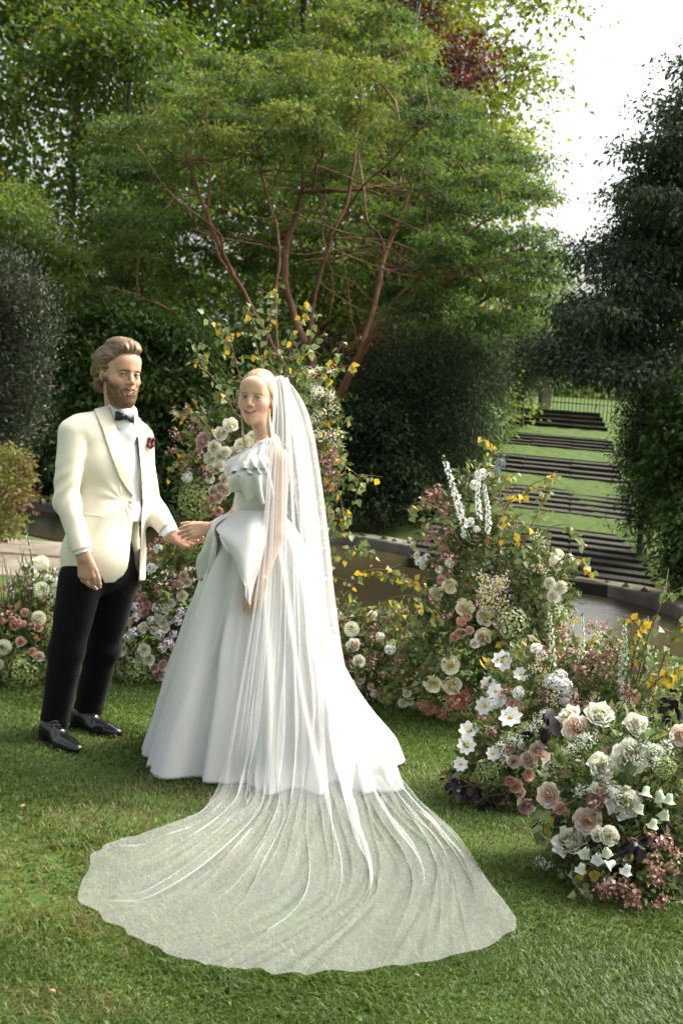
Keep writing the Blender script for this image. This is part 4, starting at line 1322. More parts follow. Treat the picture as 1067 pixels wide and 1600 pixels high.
part('pocket_square', V, F, wine_m, g_root)

# --- body: head, neck, hands and the limbs inside the clothes, one mesh
nb = toh(nk[None] + np.array([[-0.012, 0.025, -0.02]]))[0]
ghead = lambda Q: HS * smin(head_sdf(toh(Q), True), neck_sdf(toh(Q), True, nb), 0.02)
p1 = polygonise(ghead, HC - 0.175, HC + 0.15, 0.0026)
hl_w = wL + unit(wL - eL) * 0.036
haL = np.array([0.93, -0.12, -0.22])
handR = lambda Q: hand_sdf(Q, wR + unit(wR - eR) * 0.024, (0.22, -0.05, -1), (0.30, 0.9, 0), (0.9, -0.3, 0), (0.42, 0.46, 0.50, 0.54), 0.98, thumb=(0.35, 0.3, 0.2))
handL = lambda Q: hand_sdf(Q, hl_w, haL, (0.1, -0.75, 0.6), (0.1, 0.5, 0.8), (0.5, 0.54, 0.58, 0.6), 0.97, thumb=(0.8, 0.5, 0.8))
p2 = polygonise(handR, wR - np.array([0.08, 0.10, 0.20]), wR + np.array([0.12, 0.12, 0.05]), 0.0028)
p3 = polygonise(handL, hl_w - np.array([0.07, 0.16, 0.14]), hl_w + np.array([0.24, 0.12, 0.14]), 0.0028)
def core(Q):
    d = g_torso(Q) + 0.035
    d = smin(d, arm(Q, sR, eR, wR, 0.045, 0.038, 0.026), 0.02); d = smin(d, arm(Q, sL, eL, wL, 0.045, 0.038, 0.026), 0.02)
    d = smin(d, smin(cap(Q, hR, kR, 0.075, 0.055), cap(Q, kR, aR, 0.05, 0.036), 0.02), 0.03)
    d = smin(d, smin(cap(Q, hL, kL, 0.075, 0.055), cap(Q, kL, aL, 0.05, 0.036), 0.02), 0.03)
    d = smin(d, cap(Q, nk - np.array([0, 0, 0.04]), nk, 0.05, 0.05), 0.02)
    return np.maximum(d, Q[:, 2] - nk[2])
p4 = polygonise(core, (-1.45, 5.75, 0.03), (-0.68, 6.65, 1.6), 0.011)
V, F = merge([p1, p2, p3, p4])
colr = skin_colour(toh(V), True)
far_ = np.linalg.norm(V - HC, axis=1) > 0.2
colr[far_] = (0.55, 0.32, 0.225, 1)
# reddish knuckles
body = part('body', V, F, skin_m, g_root, {'skin': colr})
for s in (-1, 1):
    e = HC + HS * (HF.T @ np.array([s * 0.0315, 0.0735, 0.003]))
    eyeball(e, HF * 1.0, (0.44, 0.9, 0.0), g_root, (0.09, 0.10, 0.10))

# --- hair and beard
def hair_vol(q):
    d = ell(q, (0, -0.026, 0.046), (0.083, 0.100, 0.090))
    d = smin(d, ell(q, (0.0, 0.036, 0.112), (0.058, 0.052, 0.030)), 0.02)
    d = smin(d, ell(q, (0.0, -0.02, 0.122), (0.062, 0.06, 0.03)), 0.02)
    for s in (-1, 1):
        d = smin(d, ell(q, (s * 0.062, -0.050, 0.050), (0.030, 0.06, 0.05)), 0.02)
        d = smin(d, ell(q, (s * 0.052, -0.098, 0.000), (0.032, 0.026, 0.03)), 0.015)
        d = smin(d, ell(q, (s * 0.050, -0.078, -0.055), (0.026, 0.024, 0.03)), 0.015)
        d = smin(d, ell(q, (s * 0.073, 0.018, 0.035), (0.012, 0.024, 0.034)), 0.01)
    d = smin(d, ell(q, (0, -0.085, -0.04), (0.06, 0.028, 0.05)), 0.015)
    line = q[:, 1] - (0.050 + 0.85 * (q[:, 2] - 0.055) - 6.0 * q[:, 0] ** 2 * (q[:, 2] > 0.03))
    d = smax(d, line / 1.3, 0.008)
    low = (-0.086 + 0.9 * np.clip(q[:, 1] + 0.055, 0, 0.09)) - q[:, 2]
    return smax(d, low, 0.006)
def hair_groove(q):
    # streaks run from the forehead to the back, with a lazy wave
    ang = np.arctan2(q[:, 0] + 0.010 * np.sin(q[:, 1] * 55 + q[:, 2] * 30), q[:, 2] + 0.03)
    return 0.0020 * np.sin(ang * 46 + 1.5 * np.sin(q[:, 1] * 40)) + 0.0022 * np.sin(ang * 19 + q[:, 1] * 60) + 0.0022 * np.sin(q[:, 1] * 95 + q[:, 2] * 70 + 3 * np.sin(ang * 9))
hv = lambda Q: HS * (hair_vol(toh(Q)) + hair_groove(toh(Q))) * 0.8
V, F = polygonise(hv, HC - 0.18, HC + 0.20, 0.003)
q = toh(V)
rn = np.clip(0.42 + 0.28 * np.sin(np.arctan2(q[:, 0], q[:, 2] + .03) * 46 + 1.5 * np.sin(q[:, 1] * 40)) + 0.15 * np.sin(q[:, 1] * 95 + q[:, 2] * 70) + (q[:, 2] - 0.02) * 1.6, 0, 1)
hair = part('hair', V, F, hair_br, g_root, {'rnd': rn})

def grad(fn, Q, e=0.002):
    g = np.stack([fn(Q + np.eye(3)[i] * e) - fn(Q - np.eye(3)[i] * e) for i in range(3)], 1)
    return unit(g)
def follow(fn, lift):
    def offs(p, i):
        n_ = grad(fn, p)
        if i < 0: return n_
        return p - n_ * (fn(p) - lift[min(i, len(lift) - 1)])[:, None]
    return offs
r = np.random.default_rng(5)
sel = r.choice(len(V), 1700)
roots = V[sel]
def flow_g(p, i):
    q = toh(p)
    loc = np.column_stack([q[:, 0] * 1.5 + 0.35 * np.sin(q[:, 1] * 60 + q[:, 2] * 45), -1.0 + 0 * q[:, 0], 0.35 - 7.0 * np.clip(-q[:, 1], 0, 0.2) - 5 * (np.abs(q[:, 0]) > 0.05) * 0.1])
    return unit(loc) @ HF
VV, FF, RR = strands(roots, flow_g, 6, 0.011, follow(lambda Q: HS * hair_vol(toh(Q)), [0.003, 0.004, 0.004, 0.004, 0.003, 0.006]), 0.0030, r.uniform(0.15, 1, 1700), seed=6)
obj('locks', np_mesh('locks', VV - A3(g_root.location), FF, hair_br, True, {'rnd': RR}), hair)

def beard_region(q):
    cheek = q[:, 2] - (-0.010 - 0.52 * np.clip(q[:, 1] + 0.002, 0, 0.2) + 10 * np.clip(0.012 - q[:, 1], 0, 1) * 0.0)
    must = np.where(q[:, 1] > 0.072, q[:, 2] + 0.0455 + 0.10 * np.abs(q[:, 0]) * 3, 1)
    reg = np.minimum(cheek, must)
    reg = np.maximum(reg, -(q[:, 1] + 0.004))
    lips = ell(q, (0, 0.098, -0.0640), (0.0245, 0.05, 0.0098))
    reg = np.maximum(reg, -lips)
    return np.maximum(reg, -0.150 - q[:, 2])
def beard_vol(q):
    hd = head_sdf(q, True)
    th = 0.0010 + 0.007 * np.exp(-((q[:, 2] + 0.108) / 0.030) ** 2) + 0.004 * np.clip((-0.03 - q[:, 2]) * 18, 0, 1)
    d = hd - th
    d = smin(d, ell(q, (0, 0.064, -0.116), (0.036, 0.030, 0.020)), 0.016)
    return smax(d, beard_region(q), 0.007)
bv = lambda Q: HS * (beard_vol(toh(Q)) + 0.0016 * np.sin(toh(Q)[:, 0] * 420 + 2 * np.sin(toh(Q)[:, 2] * 120)) + 0.0016 * wob(toh(Q), 240, 2)) * 0.8
V, F = polygonise(bv, HC - 0.17, HC + 0.15, 0.0026)
q = toh(V)
rn = np.clip(0.40 + 0.30 * wob(q, 260, 1.0) + 2.2 * (q[:, 1] - 0.06), 0, 1)
beard = part('beard', V, F, hair_bd, g_root, {'rnd': rn})
sel = r.choice(len(V), 1500)
def flow_b(p, i):
    q = toh(p)
    loc = np.column_stack([q[:, 0] * 2 + 0.3 * np.sin(q[:, 2] * 200), 0.45 + 0 * q[:, 0], -1.0 + 0 * q[:, 0]])
    return unit(loc) @ HF
VV, FF, RR = strands(V[sel], flow_b, 3, 0.0055, follow(lambda Q: HS * beard_vol(toh(Q)), [0.001, 0.0015, 0.0025]), 0.0018, r.uniform(0.1, 1, 1500), seed=8)
obj('whiskers', np_mesh('whiskers', VV - A3(g_root.location), FF, hair_bd, True, {'rnd': RR}), beard)
# ================================================================== the bride
BD = 5.90
def K(px, py, dd=0.0): return A3(P(px, py, BD + dd))
b_root = empty('person', G(400, 1212), 'woman in a white ruffled wedding gown with blonde hair tied back', 'person')
BL = A3(b_root.location)
WF = frame((-0.86, -0.50, 0.0))
CF = frame((-0.26, -0.97, -0.02), (0.02, 0, 1.0), -0.02)
CS = 0.945
eye_mid = K(391.5, 621, -0.02)
BC = eye_mid - CS * (CF.T @ np.array([0, 0.085, 0.003]))
tob = lambda Q: ((Q - BC) @ CF.T) / CS
bnk = K(420, 693, 0.04)
bsL, beL, bwL = K(437, 722, -.10), K(432, 834, -.16), K(409, 905, -.22)
bsR, beR, bwR = K(398, 722, .15), K(372, 806, .17), K(330, 824, .15)

def b_torso(Q):
    d = ell(Q, K(410, 740, .02), (0.132, 0.100, 0.125), WF)
    d = smin(d, ell(Q, K(402, 795, .02), (0.112, 0.088, 0.13), WF), 0.05)
    for s in (-1, 1):
        c = K(390, 737, .0) + WF.T @ np.array([s * 0.062, 0.02, 0])
        d = smin(d, ell(Q, c, (0.055, 0.055, 0.055)), 0.03)
    d = smin(d, cap(Q, bsL + np.array([-0.01, 0.01, 0]), bsR, 0.045, 0.045), 0.04)
    d = smin(d, cap(Q, bnk - np.array([0, 0, 0.01]), bsL + np.array([0, 0, 0.015]), 0.036, 0.028), 0.03)
    d = smin(d, cap(Q, bnk - np.array([0, 0, 0.01]), bsR + np.array([0, 0, 0.015]), 0.036, 0.028), 0.03)
    return d
def b_skin(Q):
    d = b_torso(Q)
    d = smin(d, arm(Q, bsL, beL, bwL, 0.043, 0.035, 0.024), 0.03)
    d = smin(d, arm(Q, bsR, beR, bwR, 0.040, 0.034, 0.0235), 0.03)
    d = smin(d, cap(Q, bnk - np.array([0, 0, 0.03]), bnk, 0.048, 0.046), 0.03)
    return d
nbb = tob(bnk[None] + np.array([[0, 0.0, -0.02]]))[0]
bhead = lambda Q: CS * smin(head_sdf(tob(Q), False), neck_sdf(tob(Q), False, nbb), 0.02)
p1 = polygonise(bhead, BC - np.array([0.13, 0.14, 0.20]), BC + np.array([0.14, 0.14, 0.14]), 0.0026)
p4 = polygonise(lambda Q: np.maximum(b_skin(Q), 0.62 - Q[:, 2]), (-0.66, 5.55, 0.62), (-0.10, 6.25, 1.46), 0.006)
hbR = bwR + unit(bwR - beR) * 0.012
handBR = lambda Q: hand_sdf(Q, hbR, (-0.94, -0.10, -0.20), (-0.25, 0.65, -0.35), (0, 0.3, 0.9), (0.38, 0.42, 0.46, 0.52), 0.86, thumb=(0.45, 0.35, 0.3))
hbL = bwL + unit(bwL - beL) * 0.012
handBL = lambda Q: hand_sdf(Q, hbL, (-0.30, -0.05, -1), (0.2, 0.95, 0), (-0.9, -0.3, 0), (0.22, 0.25, 0.28, 0.3), 0.86)
p2 = polygonise(handBR, hbR - np.array([0.20, 0.13, 0.12]), hbR + np.array([0.06, 0.13, 0.10]), 0.0026)
p3 = polygonise(handBL, hbL - np.array([0.14, 0.10, 0.19]), hbL + np.array([0.08, 0.12, 0.05]), 0.0028)
V, F = merge([p1, p2, p3, p4])
colr = skin_colour(tob(V), False)
colr[np.linalg.norm(V - BC, axis=1) > 0.19] = (0.64, 0.385, 0.265, 1)
part('body', V, F, skin_m, b_root, {'skin': colr})
for s in (-1, 1):
    e = BC + CS * (CF.T @ np.array([s * 0.0315, 0.0735, 0.003]))
    eyeball(e, CF, (-0.33, 0.93, 0.0), b_root, (0.12, 0.16, 0.18))

# --- hair: drawn back smooth, low ponytail and loose locks
def bh_vol(q):
    d = ell(q, (0, -0.022, 0.040), (0.0785, 0.098, 0.086))
    d = smin(d, ell(q, (0, -0.045, 0.072), (0.056, 0.062, 0.052)), 0.02)
    for s_ in (-1, 1):
        d = smin(d, ell(q, (s_ * 0.066, -0.020, 0.000), (0.020, 0.050, 0.052)), 0.02)
    line = q[:, 1] - (0.058 + 0.70 * (q[:, 2] - 0.056) - 1.5 * q[:, 0] ** 2)
    d = smax(d, line / 1.25, 0.006)
    d = smax(d, -(q[:, 2] + 0.055 - 0.30 * (q[:, 1] + 0.02)), 0.008)
    d = smin(d, cap(q, (0, -0.10, 0.0), (0.0, -0.095, -0.10), 0.030, 0.034), 0.02)
    d = smin(d, cap(q, (0.0, -0.095, -0.10), (0.01, -0.10, -0.22), 0.034, 0.02), 0.02)
    return d
def bh_gr(q):
    ang = np.arctan2(q[:, 0], q[:, 2] - 0.01 + 0.3 * q[:, 1])
    return 0.0006 * np.sin(ang * 120 + 2 * np.sin(q[:, 1] * 22)) + 0.0005 * np.sin(ang * 31 + q[:, 1] * 14)
V, F = polygonise(lambda Q: CS * (bh_vol(tob(Q)) + bh_gr(tob(Q))) * 0.85, BC - np.array([0.15, 0.15, 0.26]), BC + np.array([0.16, 0.20, 0.16]), 0.0028)
q = tob(V); ang = np.arctan2(q[:, 0], q[:, 2] - 0.01 + 0.3 * q[:, 1])
rn = np.clip(0.5 + 0.22 * np.sin(ang * 120 + 2 * np.sin(q[:, 1] * 22)) + 0.15 * np.sin(ang * 31 + q[:, 1] * 14), 0, 1)
bhair = part('hair', V, F, hair_bl, b_root, {'rnd': rn})
r = np.random.default_rng(15)
sel = r.choice(len(V), 1100)
def flow_w(p, i):
    q = tob(p)
    return unit(np.column_stack([-q[:, 0] * 3, -1.0 + 0 * q[:, 0], 0.25 - 9 * np.clip(-q[:, 1] - 0.02, 0, .2)])) @ CF
VV, FF, RR = strands(V[sel], flow_w, 5, 0.010, follow(lambda Q: CS * bh_vol(tob(Q)), [0.0012, 0.0016, 0.0016, 0.0014, 0.002]), 0.0022, r.uniform(0.2, 1, 1100), seed=16)
obj('strands', np_mesh('strands', VV - BL, FF, hair_bl, True, {'rnd': RR}), bhair)
m = MB(); mr = random.Random(4)
for k in range(26):      # front lock that falls beside the neck
    a = K(378 + mr.uniform(-1, 1.5), 652 + mr.uniform(-3, 3), .03 + mr.uniform(-.01, .01))
    pts = [K(376, 628, .06), a, K(379.5 + mr.uniform(-2, 1.5), 672, .01), K(382 + mr.uniform(-2.5, 2.5), 690, -.01), K(386 + mr.uniform(-3, 3), 694 + mr.uniform(-8, 6), -.03)]
    m.tube(catmull(pts, 10) - BL, np.linspace(0.0013, 0.0004, 10), 4)
for k in range(60):      # side lock behind the cheek
    pts = [K(421, 640, .0), K(419 + mr.uniform(-2, 2), 655, -.03), K(420 + mr.uniform(-3, 3), 672, -.05), K(424 + mr.uniform(-3, 3), 690, -.06), K(428 + mr.uniform(-4, 4), 712 + mr.uniform(-6, 10), -.07)]
    m.tube(catmull(pts, 10) - BL, np.linspace(0.0018, 0.0007, 10), 4)
me = m.mesh('locks', hair_bl)
a_ = me.attributes.new('rnd', 'FLOAT', 'POINT'); a_.data.foreach_set('value', RNG.uniform(0.3, 1.0, len(me.vertices)).astype(np.float32))
obj('locks', me, bhair)

# --- gown
gown = obj('gown', np_mesh('gown', *[a - (BL if i == 0 else 0) for i, a in enumerate(polygonise(
    lambda Q: np.maximum(np.maximum(np.maximum(b_torso(Q) - 0.007 + 0.0012 * np.sin(Q[:, 2] * 150 + Q[:, 0] * 20) * (Q[:, 2] < P(390, 765, BD).z), pix_sd(Q, [(418, 676), (404, 686), (392, 701), (370, 700), (340, 740), (340, 815), (470, 815), (462, 748), (417, 742), (412, 716), (419, 700), (423, 684)], 376)), P(395, 815, BD).z - Q[:, 2]), -1 + 0 * Q[:, 0]),
    (-0.62, 5.6, 0.98), (-0.10, 6.25, 1.45), 0.0045))], dress_m), b_root)

# skirt: a closed surface of revolution with deep soft folds, hem resting on the grass
wc = K(402, 806, .02)
nu, nv = 320, 90
th = np.linspace(0, 2 * pi, nu, endpoint=False)            # 0 = +x (right), -pi/2 = towards camera
hem_pts = [(0.00, G(612, 1196)), (0.35, G(560, 1140)), (0.9, Vector((-0.10, 6.72, 0))), (1.5, Vector((-0.36, 6.78, 0))), (2.1, Vector((-0.58, 6.60, 0))), (2.7, Vector((-0.72, 6.32, 0))), (3.14, G(229, 1180)), (3.50, G(231, 1208)), (3.80, G(262, 1222)), (4.1, G(300, 1230)), (4.45, G(365, 1230)), (4.7, G(412, 1246)), (4.95, G(455, 1230)), (5.2, G(500, 1252)), (5.4, G(535, 1232)), (5.75, G(592, 1254)), (6.05, G(612, 1225))]
ha = np.array([h[0] for h in hem_pts] + [2 * pi]); hx = np.array([h[1].x for h in hem_pts] + [hem_pts[0][1].x]); hy = np.array([h[1].y for h in hem_pts] + [hem_pts[0][1].y])
HX = np.interp(th, ha, hx); HY = np.interp(th, ha, hy)
ker = np.ones(9) / 9
sm = lambda a: np.convolve(np.concatenate([a[-4:], a, a[:4]]), ker, 'valid')
HX, HY = sm(HX), sm(HY)
hem_arr = np.column_stack([HX, HY])
t = np.linspace(0, 1, nv)
fold = 0.50 * np.sin(th * 9 + 1.6 * np.sin(3 * th) + 0.8 * np.sin(5 * th + 1)) + 0.30 * np.sin(th * 16 + 1.3 + 1.2 * np.sin(2 * th)) + 0.35 * np.sin(th * 5 + 2) + 0.16 * np.sin(th * 29 + 0.7 + 2 * np.sin(4 * th))
fold = np.sign(fold) * np.abs(fold) ** 0.6
Vs = []
for j in range(nv):
    s = t[j]
    wx = wc[0] + 0.090 * np.cos(th); wy = wc[1] + 0.105 * np.sin(th)
    flare = s ** 0.74
    tail = np.clip((s - 0.80) / 0.20, 0, 1) ** 1.6          # the train only spreads near the ground
    right = np.clip(np.cos(th) , 0, 1) ** 1.0
    fl = flare * (1 - 0.30 * right * (1 - tail) * math.sin(pi * min(1, s * 1.1)))
    X_ = wx + (HX - wx) * fl; Y_ = wy + (HY - wy) * fl
    amp = 0.005 + 0.058 * s ** 0.9
    nx_ = np.cos(th); ny_ = np.sin(th)
    wr = 0.006 * np.sin(th * 23 + 9 * s + 2 * np.sin(th * 7 + 5 * s)) * math.sin(pi * s)
    X_ = X_ + nx_ * (fold * amp + wr); Y_ = Y_ + ny_ * (fold * amp + wr)
    z_ = (wc[2]) * (1 - s) + 0.012 + 0.0 * th
    if s > 0.9: z_ = z_ + 0.018 * (1 + np.sin(th * 5)) * ((s - 0.9) / 0.1) * 0.4
    Vs.append(np.column_stack([X_, Y_, np.broadcast_to(z_, X_.shape)]))
V = np.vstack(Vs)
skirt_V = V.copy()
skirt = obj('skirt', np_mesh('skirt', V - BL, grid_faces(nu, nv, True), dress_m), gown)
sdm = skirt.modifiers.new('thick', 'SOLIDIFY'); sdm.thickness = 0.003; sdm.offset = -1
# wide horsehair hem band
jb = int(nv * 0.925)
Vb = np.vstack([(Vs[j] + np.column_stack([np.cos(th), np.sin(th), 0 * th]) * 0.0016) for j in range(jb, nv)])
hb = obj('hem_band', np_mesh('hem_band', Vb - BL, grid_faces(nu, nv - jb, True), dress_m), skirt)

def sheet(name, rows, nu, nv, parent, m, wave=0.0, wk=5, thick=0.003, edge=1.5, seed=0, wdir=None):
    """surface through rows of points; waves grow towards the last row"""
    R_ = np.stack([catmull(rw, nu) for rw in rows])           # r,nu,3
    C_ = np.stack([catmull(R_[:, i], nv) for i in range(nu)], 1)   # nv,nu,3
    if wave:
        u = np.linspace(0, 1, nu)[None, :]; v = np.linspace(0, 1, nv)[:, None]
        du = np.gradient(C_, axis=1); dv = np.gradient(C_, axis=0)
        n_ = unit(np.cross(du, dv))
        wv = np.sin(u * wk * 2 * pi + seed + 1.5 * np.sin(v * 3 + seed)) + 0.5 * np.sin(u * wk * 3.3 * 2 + seed * 2 + v * 2)
        C_ = C_ + n_ * (wave * wv * v ** edge)[..., None]
    o = obj(name, np_mesh(name, C_.reshape(-1, 3) - BL, grid_faces(nu, nv), m), parent)
    sdm = o.modifiers.new('thick', 'SOLIDIFY'); sdm.thickness = thick
    return o, C_

# bodice ruffles
sheet('ruffle', [[K(422, 683, -.02), K(410, 689, -.06), K(394, 701, -.05), K(376, 709, .02)],
                 [K(420, 700, -.13), K(405, 706, -.15), K(385, 714, -.13), K(366, 722, .00)],
                 [K(417, 722, -.17), K(402, 722, -.20), K(380, 727, -.18), K(360, 736, -.02)],
                 [K(415, 744, -.16), K(404, 738, -.19), K(382, 733, -.17), K(357, 744, -.02)]], 44, 24, gown, dress_m, 0.010, 3.1, seed=1.0, thick=0.0016, edge=1.1)
sheet('ruffle', [[K(417, 716, -.10), K(404, 722, -.11), K(386, 727, -.10), K(368, 731, .01)],
                 [K(421, 735, -.19), K(402, 736, -.22), K(378, 738, -.19), K(359, 744, -.03)],
                 [K(425, 760, -.18), K(404, 756, -.23), K(378, 752, -.20), K(356, 751, -.02)],
                 [K(426, 778, -.14), K(409, 783, -.18), K(386, 775, -.15), K(357, 759, .00)]], 48, 26, gown, dress_m, 0.015, 3.4, seed=2.4, thick=0.0016, edge=1.3)
sheet('ruffle', [[K(424, 679, .0), K(416, 684, -.05), K(405, 690, -.05)],
                 [K(425, 682, -.04), K(416, 690, -.09), K(404, 695, -.08)],
                 [K(422, 690, -.08), K(414, 712, -.13), K(412, 722, -.12)],
                 [K(424, 683, -.06), K(417, 706, -.15), K(415, 740, -.15)]], 26, 16, gown, dress_m, 0.005, 2.6, seed=0.3, thick=0.0012)
for rr2, (dy, sd, am) in enumerate(((0, 3.3, 0.007), (9, 4.6, 0.008))):    # narrow frills over the big ruffles
    sheet('frill', [[K(417, 709 + dy, -.14), K(402, 711 + dy, -.17), K(384, 717 + dy, -.15), K(366, 724 + dy, .0)],
                    [K(420, 722 + dy, -.19), K(403, 721 + dy, -.22), K(382, 725 + dy, -.195), K(361, 733 + dy, -.02)],
                    [K(421, 733 + dy, -.20), K(404, 732 + dy, -.235), K(382, 733 + dy, -.21), K(357, 741 + dy, -.03)]], 60, 14, gown, dress_m, am, 4.3, seed=sd, thick=0.0014, edge=0.9)
# peplum: pointed panel, rolled ruffle and far lobe
sheet('peplum', [[K(420, 797, -.11), K(403, 797, -.13), K(386, 797, -.11), K(368, 797, -.02)],
                 [K(416, 835, -.20), K(398, 830, -.23), K(376, 824, -.20), K(345, 815, -.06)],
                 [K(408, 876, -.25), K(393, 872, -.28), K(368, 850, -.26), K(338, 826, -.12)],
                 [K(396, 912, -.27), K(389, 908, -.30), K(372, 876, -.29), K(342, 834, -.16)],
                 [K(390, 948, -.27), K(387, 940, -.295), K(378, 900, -.30), K(344, 838, -.19)]], 40, 40, gown, dress_m, 0.010, 2.1, seed=0.8, thick=0.0018)
sheet('peplum', [[K(372, 799, -.02), K(366, 800, .03), K(364, 802, .10)],
                 [K(344, 814, -.08), K(336, 812, .02), K(345, 810, .12)],
                 [K(336, 826, -.12), K(324, 836, .0), K(336, 830, .13)],
                 [K(340, 846, -.12), K(319, 858, .0), K(330, 856, .13)],
                 [K(338, 872, -.10), K(311, 880, .02), K(322, 880, .14)],
                 [K(334, 892, -.08), K(315, 906, .03), K(322, 900, .14)]], 30, 34, gown, dress_m, 0.014, 2.8, seed=2.0, edge=0.8, thick=0.0018)

# --- veil
veil_m, nt, b = new_mat('tulle')
b.inputs['Base Color'].default_value = (0.78, 0.78, 0.80, 1); b.inputs['Roughness'].default_value = 0.9; b.inputs['Specular IOR Level'].default_value = 0.1
rgb = nt.nodes.new('ShaderNodeRGB'); rgb.outputs[0].default_value = (0.86, 0.86, 0.88, 1)
add_transl(nt, b, rgb.outputs[0], 0.45)
mixn = [n for n in nt.nodes if n.type == 'MIX_SHADER'][0]
tr = nt.nodes.new('ShaderNodeBsdfTransparent')
mx2 = nt.nodes.new('ShaderNodeMixShader'); da = nt.nodes.new('ShaderNodeAttribute'); da.attribute_name = 'gather'
nt.links.new(da.outputs['Fac'], mx2.inputs[0]); nt.links.new(tr.outputs[0], mx2.inputs[1]); nt.links.new(mixn.outputs[0], mx2.inputs[2])
nt.links.new(mx2.outputs[0], nt.nodes['Material Output'].inputs[0])

GR = lambda px, py, z=0.045: A3(G(px, py, z))
rows = [
    [K(430, 590, -.03), K(434, 588, -.02), K(438, 588, .00), K(443, 591, .03), K(447, 597, .06), K(445, 598, .10)],
    [K(430, 612, -.10), K(436, 606, -.10), K(443, 605, -.06), K(449, 611, .02), K(452, 620, .09), K(444, 616, .15)],
    [K(428, 655, -.18), K(438, 650, -.18), K(448, 648, -.14), K(457, 652, -.04), K(461, 660, .10), K(448, 660, .20)],
    [K(420, 740, -.24), K(436, 738, -.26), K(454, 736, -.22), K(470, 740, -.08), K(476, 748, .10), K(456, 748, .24)],
    [K(411, 840, -.30), K(434, 838, -.34), K(458, 836, -.30), K(482, 840, -.12), K(489, 850, .12), K(468, 850, .30)],
    [K(398, 945, -.38), K(430, 945, -.42), K(462, 945, -.38), K(492, 948, -.16), K(502, 958, .14), K(484, 958, .34)],
    [K(376, 1070, -.46), K(420, 1075, -.50), K(466, 1078, -.46), K(508, 1075, -.22), K(530, 1085, .10), K(520, 1080, .32)],
    [K(352, 1190, -.52), K(408, 1200, -.56), K(466, 1205, -.52), K(530, 1195, -.34), K(585, 1190, -.02), K(600, 1180, .20)],
    [GR(318, 1262, .06), GR(385, 1278, .05), GR(465, 1285, .06), GR(555, 1275, .06), GR(628, 1255, .07), GR(655, 1250, .08)],
    [GR(236, 1296), GR(235, 1385), GR(435, 1400), GR(590, 1390), GR(700, 1345), GR(715, 1305)],
    [GR(172, 1316), GR(133, 1352), GR(130, 1405), GR(205, 1462), GR(318, 1502), GR(430, 1519), GR(560, 1516), GR(690, 1498), GR(806, 1450), GR(768, 1388)],
]
nu, nv = 760, 210
def veil_sheet(rows, nu, nv, seed):
    R_ = np.stack([catmull(rw, nu) for rw in rows])
    C_ = np.stack([catmull(R_[:, i], nv) for i in range(nu)], 1)
    u = np.linspace(0, 1, nu)[None, :]; v = np.linspace(0, 1, nv)[:, None]
    r = np.random.default_rng(31)
    lay = np.clip((v - 0.66) / 0.10, 0, 1); hang = 1 - np.clip((v - 0.62) / 0.14, 0, 1)
    uw = u + 0 * v; ridge = 0 * uw
    def folds(n, wlo, whi, c, act, hgt, drift, u0=0.01, u1=0.99):
        nonlocal uw, ridge
        for k in range(n):
            uk = r.uniform(u0, u1) + drift * np.sin(r.uniform(1, 4) * v * 3 + r.uniform(0, 6))
            wk = r.uniform(wlo, whi)
            s_ = (u - uk) / wk
            va, vb = r.uniform(-0.1, 0.35), r.uniform(0.75, 1.1)
            a_ = act(v, r)
            uw = uw - a_ * wk * c * s_ * np.exp(-s_ ** 2)
            ridge = ridge + a_ * hgt * np.exp(-s_ ** 2)
    folds(60, 0.005, 0.014, 1.9, lambda v, r: hang * np.clip(v * 5, 0.3, 1) * (0.6 + 0.6 * r.random()), 0.010, 0.006)
    folds(12, 0.022, 0.040, 1.5, lambda v, r: hang * np.clip(v * 4, 0.2, 1), 0.012, 0.01)
    def lowact(v, r):
        a, b = r.uniform(0.60, 0.78), r.uniform(0.84, 1.03)
        return np.clip((v - a) / 0.08, 0, 1) * np.clip((b - v) / 0.10, 0, 1)
    folds(64, 0.002, 0.007, 1.8, lowact, 0.006, 0.03)
    folds(20, 0.012, 0.042, 1.7, lambda v, r: np.clip((v - 0.55) / 0.1, 0, 1) * np.clip((r.uniform(0.86, 1.05) - v) / 0.2, 0, 1), 0.008, 0.02)
    uw = np.clip(uw, 0, 1) * (nu - 1)
    i0 = np.clip(uw.astype(int), 0, nu - 2); f = (uw - i0)[..., None]
    rowi = np.arange(nv)[:, None]
    D_ = C_[rowi, i0] * (1 - f) + C_[rowi, i0 + 1] * f
    du = np.gradient(C_, axis=1); dv = np.gradient(C_, axis=0)
    n_ = unit(np.cross(du, dv)); n_ = n_ * np.where((n_ * np.array([0.0, -0.6, 0.8])).sum(-1).mean() < 0, -1.0, 1.0)
    n_ = n_[rowi, i0]
    broad = 0.007 * np.sin(2 * pi * 9 * u + 2 * np.sin(5 * v + 4 * u) + seed) * np.clip(v * 4, 0.1, 1) * (1 - 0.6 * lay) * np.clip((1.0 - v) * 8, 0.15, 1)
    wrinkle = 0.5 * lay * (0.0035 * np.sin(u * 120 + 9 * np.sin(v * 14 + u * 11)) + 0.004 * np.sin(v * 46 + 9 * np.sin(u * 17 + v * 6)))
    D_ = D_ + n_ * (ridge + broad + wrinkle)[..., None]
    rip = (0.010 * np.sin(u * 74 + 3 * np.sin(u * 21)) + 0.008 * np.sin(u * 33 + 1)) * np.clip((v - 0.9) * 10, 0, 1) ** 2
    D_ = D_ + unit(dv)[rowi, i0] * rip[..., None]
    zmin = 0.034 + 0.006 * np.sin(u * 47 + 5 * v) * np.sin(v * 33)
    D_[..., 2] = np.maximum(D_[..., 2], zmin + 0.4 * ridge * lay)
    return D_
D_ = veil_sheet(rows, nu, nv, 0.4)
vv = np.repeat(np.linspace(0, 1, nv), nu)
